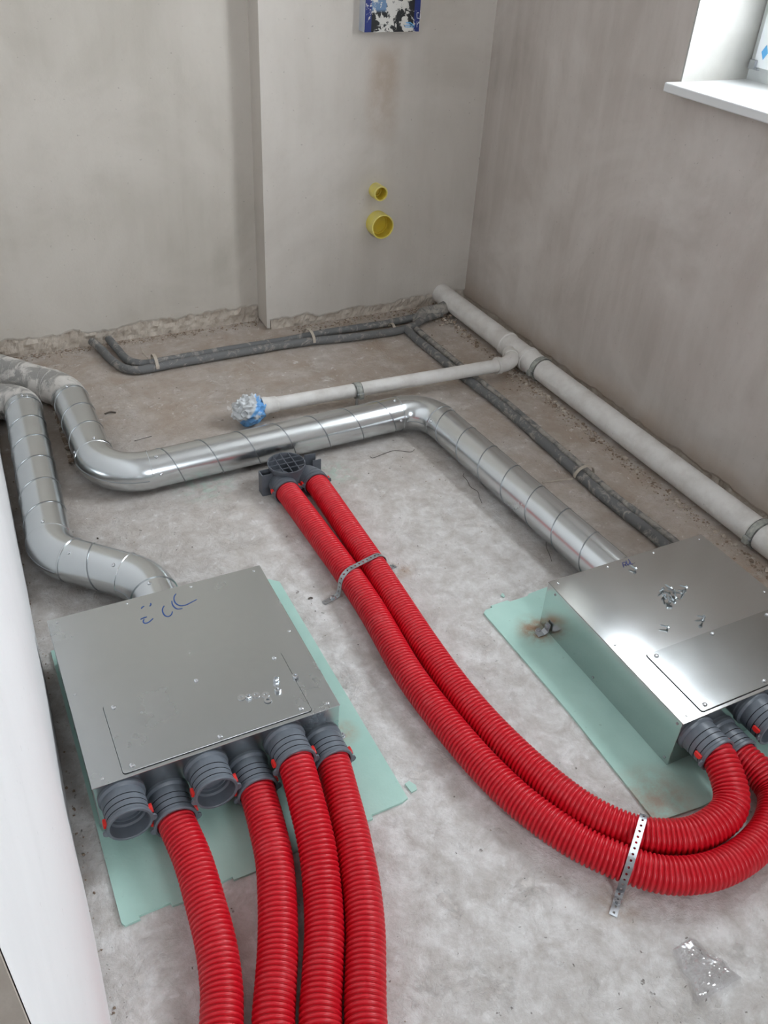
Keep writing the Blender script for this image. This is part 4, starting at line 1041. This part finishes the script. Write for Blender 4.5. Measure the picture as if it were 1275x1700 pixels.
for lay in (0, 1):
    o = lay * (nu + 1) * (nv + 1)
    for i in range(nu):
        for j in range(nv): a = o + i * (nv + 1) + j; fs.append((a, a + nv + 1, a + nv + 2, a + 1))
tag(mesh_obj('plastic_sachet', vs, fs, pm, None, smooth=False), 'crumpled clear plastic sachet lying on the bare concrete', 'plastic bag')

# ------------------------------------------------------------------ rubble, scraps and wires
rg = random.Random(3)
sp = []
for i in range(900):      # along the foot of the back wall
    x = rg.uniform(.05, XP); sp.append((V((x, YB - abs(rg.gauss(0, .022)) - .002, 0)), rg.uniform(.0015, .006)))
for i in range(700):
    x = rg.uniform(XP + .1, XR - .02); sp.append((V((x, YP - abs(rg.gauss(0, .04)) - .002, 0)), rg.uniform(.0015, .0065)))
tag(scatter('plaster_rubble', sp, M_CRUMB, [M_CRUMB, M_CRUMB, M_CRUMBD]), 'beige plaster crumbs along the foot of the back wall and pier', 'rubble', None, 'stuff')
sp = []
for i in range(3200):
    y = rg.uniform(1.0, 3.2); s = rg.choice((-1, -1, 1)); x = bx - .036 - abs(rg.gauss(0, .024)) if s < 0 else rg.uniform(bx + .035, XR - .004)
    sp.append((V((x, y, 0 if s < 0 else rg.uniform(0, .012))), (.0012 + .005 * rg.random() ** 2) if rg.random() < .95 else rg.uniform(.007, .013)))
for i in range(160):
    p = onz(rg.uniform(840, 900), rg.uniform(605, 650)); sp.append((V((p.x, p.y, 0)), rg.uniform(.002, .008)))
for i in range(120):
    sp.append((V((rg.gauss(1.93, .05), rg.gauss(3.14, .06), rg.uniform(0, .015))), rg.uniform(.003, .011)))
for i in range(260):
    y = rg.uniform(1.45, 3.0); sp.append((V((1.775 + rg.gauss(0, .018), y, 0)), rg.uniform(.0012, .005)))
tag(scatter('pipe_rubble', sp, M_CRUMB, [M_CRUMB, M_CRUMB, M_CRUMBD]), 'brown and beige rubble crumbs scattered beside the thick drain pipe', 'rubble', None, 'stuff')
sp = []
for i in range(320):
    y = rg.uniform(2.55, 3.1); sp.append((V((rg.uniform(wl(y) + .12 + .08, wl(y) + .20), y - .02, rg.uniform(0, .01))), rg.uniform(.003, .012)))
for i in range(150):
    y = rg.uniform(.62, 2.6); sp.append((V((wl(y) + abs(rg.gauss(0, .012)) - .004, y, 0)), .001 + .0035 * rg.random() ** 3))
tag(scatter('duct_rubble', sp, M_CRUMBD, [M_CRUMBD, M_CRUMBD, M_CRUMB]), 'dark rubble between the two ducts and along the white wall', 'rubble', None, 'stuff')
sp = []
for i in range(420):
    p = V((rg.uniform(0.05, 1.95), rg.uniform(.5, 3.05), 0)); k = rg.random()
    if (p.x < .65 and .92 < p.y < 1.78) or (p.x > 1.07 and .66 < p.y < 1.43): continue
    if any((a.x - p.x) ** 2 + (a.y - p.y) ** 2 < .0018 for h_ in HOSE_PTS for a in h_[::3]): continue
    sp.append((p, rg.uniform(.0008, .0026) if k < .9 else rg.uniform(.003, .0055)))
tag(scatter('floor_grit', sp, M_CRUMB, [M_CRUMB, M_CRUMB, M_CRUMBD, M_TWIG]), 'fine grit and chips scattered over the concrete floor', 'grit', None, 'stuff')
def wire(pxs, r, m, label, cat='wire', z=.0025):
    P = catmull([onz(u, v, z) + V((0, 0, .0)) for u, v in pxs], .004); o = tube('wire_scrap' if cat == 'wire' else 'dark_scrap', P, r, m, None, seg=6); tag(o, label, cat)
wire([(614, 758), (618, 760), (635, 754), (655, 748), (683, 750), (688, 746)], .0009, M_WIRE, 'bent thin dark wire on the floor inside the duct elbow')
wire([(770, 786), (769, 790), (775, 797), (782, 809), (793, 816), (796, 826), (800, 835)], .0009, M_WIRE, 'kinked thin dark wire on the floor beside the long straight duct')
wire([(907, 896), (907, 908), (912, 920), (916, 932)], .0009, M_WIRE, 'short thin dark wire by the duct just behind the AW box')
wire([(223, 732), (252, 724)], .0009, M_WIRE, 'straight thin dark wire on the floor behind the first duct elbow')
wire([(174, 687), (183, 684), (192, 685)], .0032, M_TWIG, 'dark splinter on the floor beside the dusty duct bend', 'scrap', .004)
wire([(512, 994), (516, 992), (519, 993)], .0022, M_TWIG, 'small dark splinter on the floor between hose pair and scripted box', 'scrap', .003)
for (pxs, lab) in ((((672, 1303), (679, 1298), (690, 1305), (692, 1312), (683, 1317)), 'mint foam scrap lying off the corner of the scripted box mat'), (((831, 990), (834, 986), (838, 991), (836, 993)), 'tiny mint foam scrap lying off the corner of the AW box mat')):
    pts = [tuple(onz(*p)[:2]) for p in pxs]
    ar = sum(a[0] * b[1] - b[0] * a[1] for a, b in zip(pts, pts[1:] + pts[:1])); pts = pts if ar > 0 else pts[::-1]
    tag(prism('foam_scrap', pts, .0, .004, M_MINT), lab, 'foam scrap')
settle()
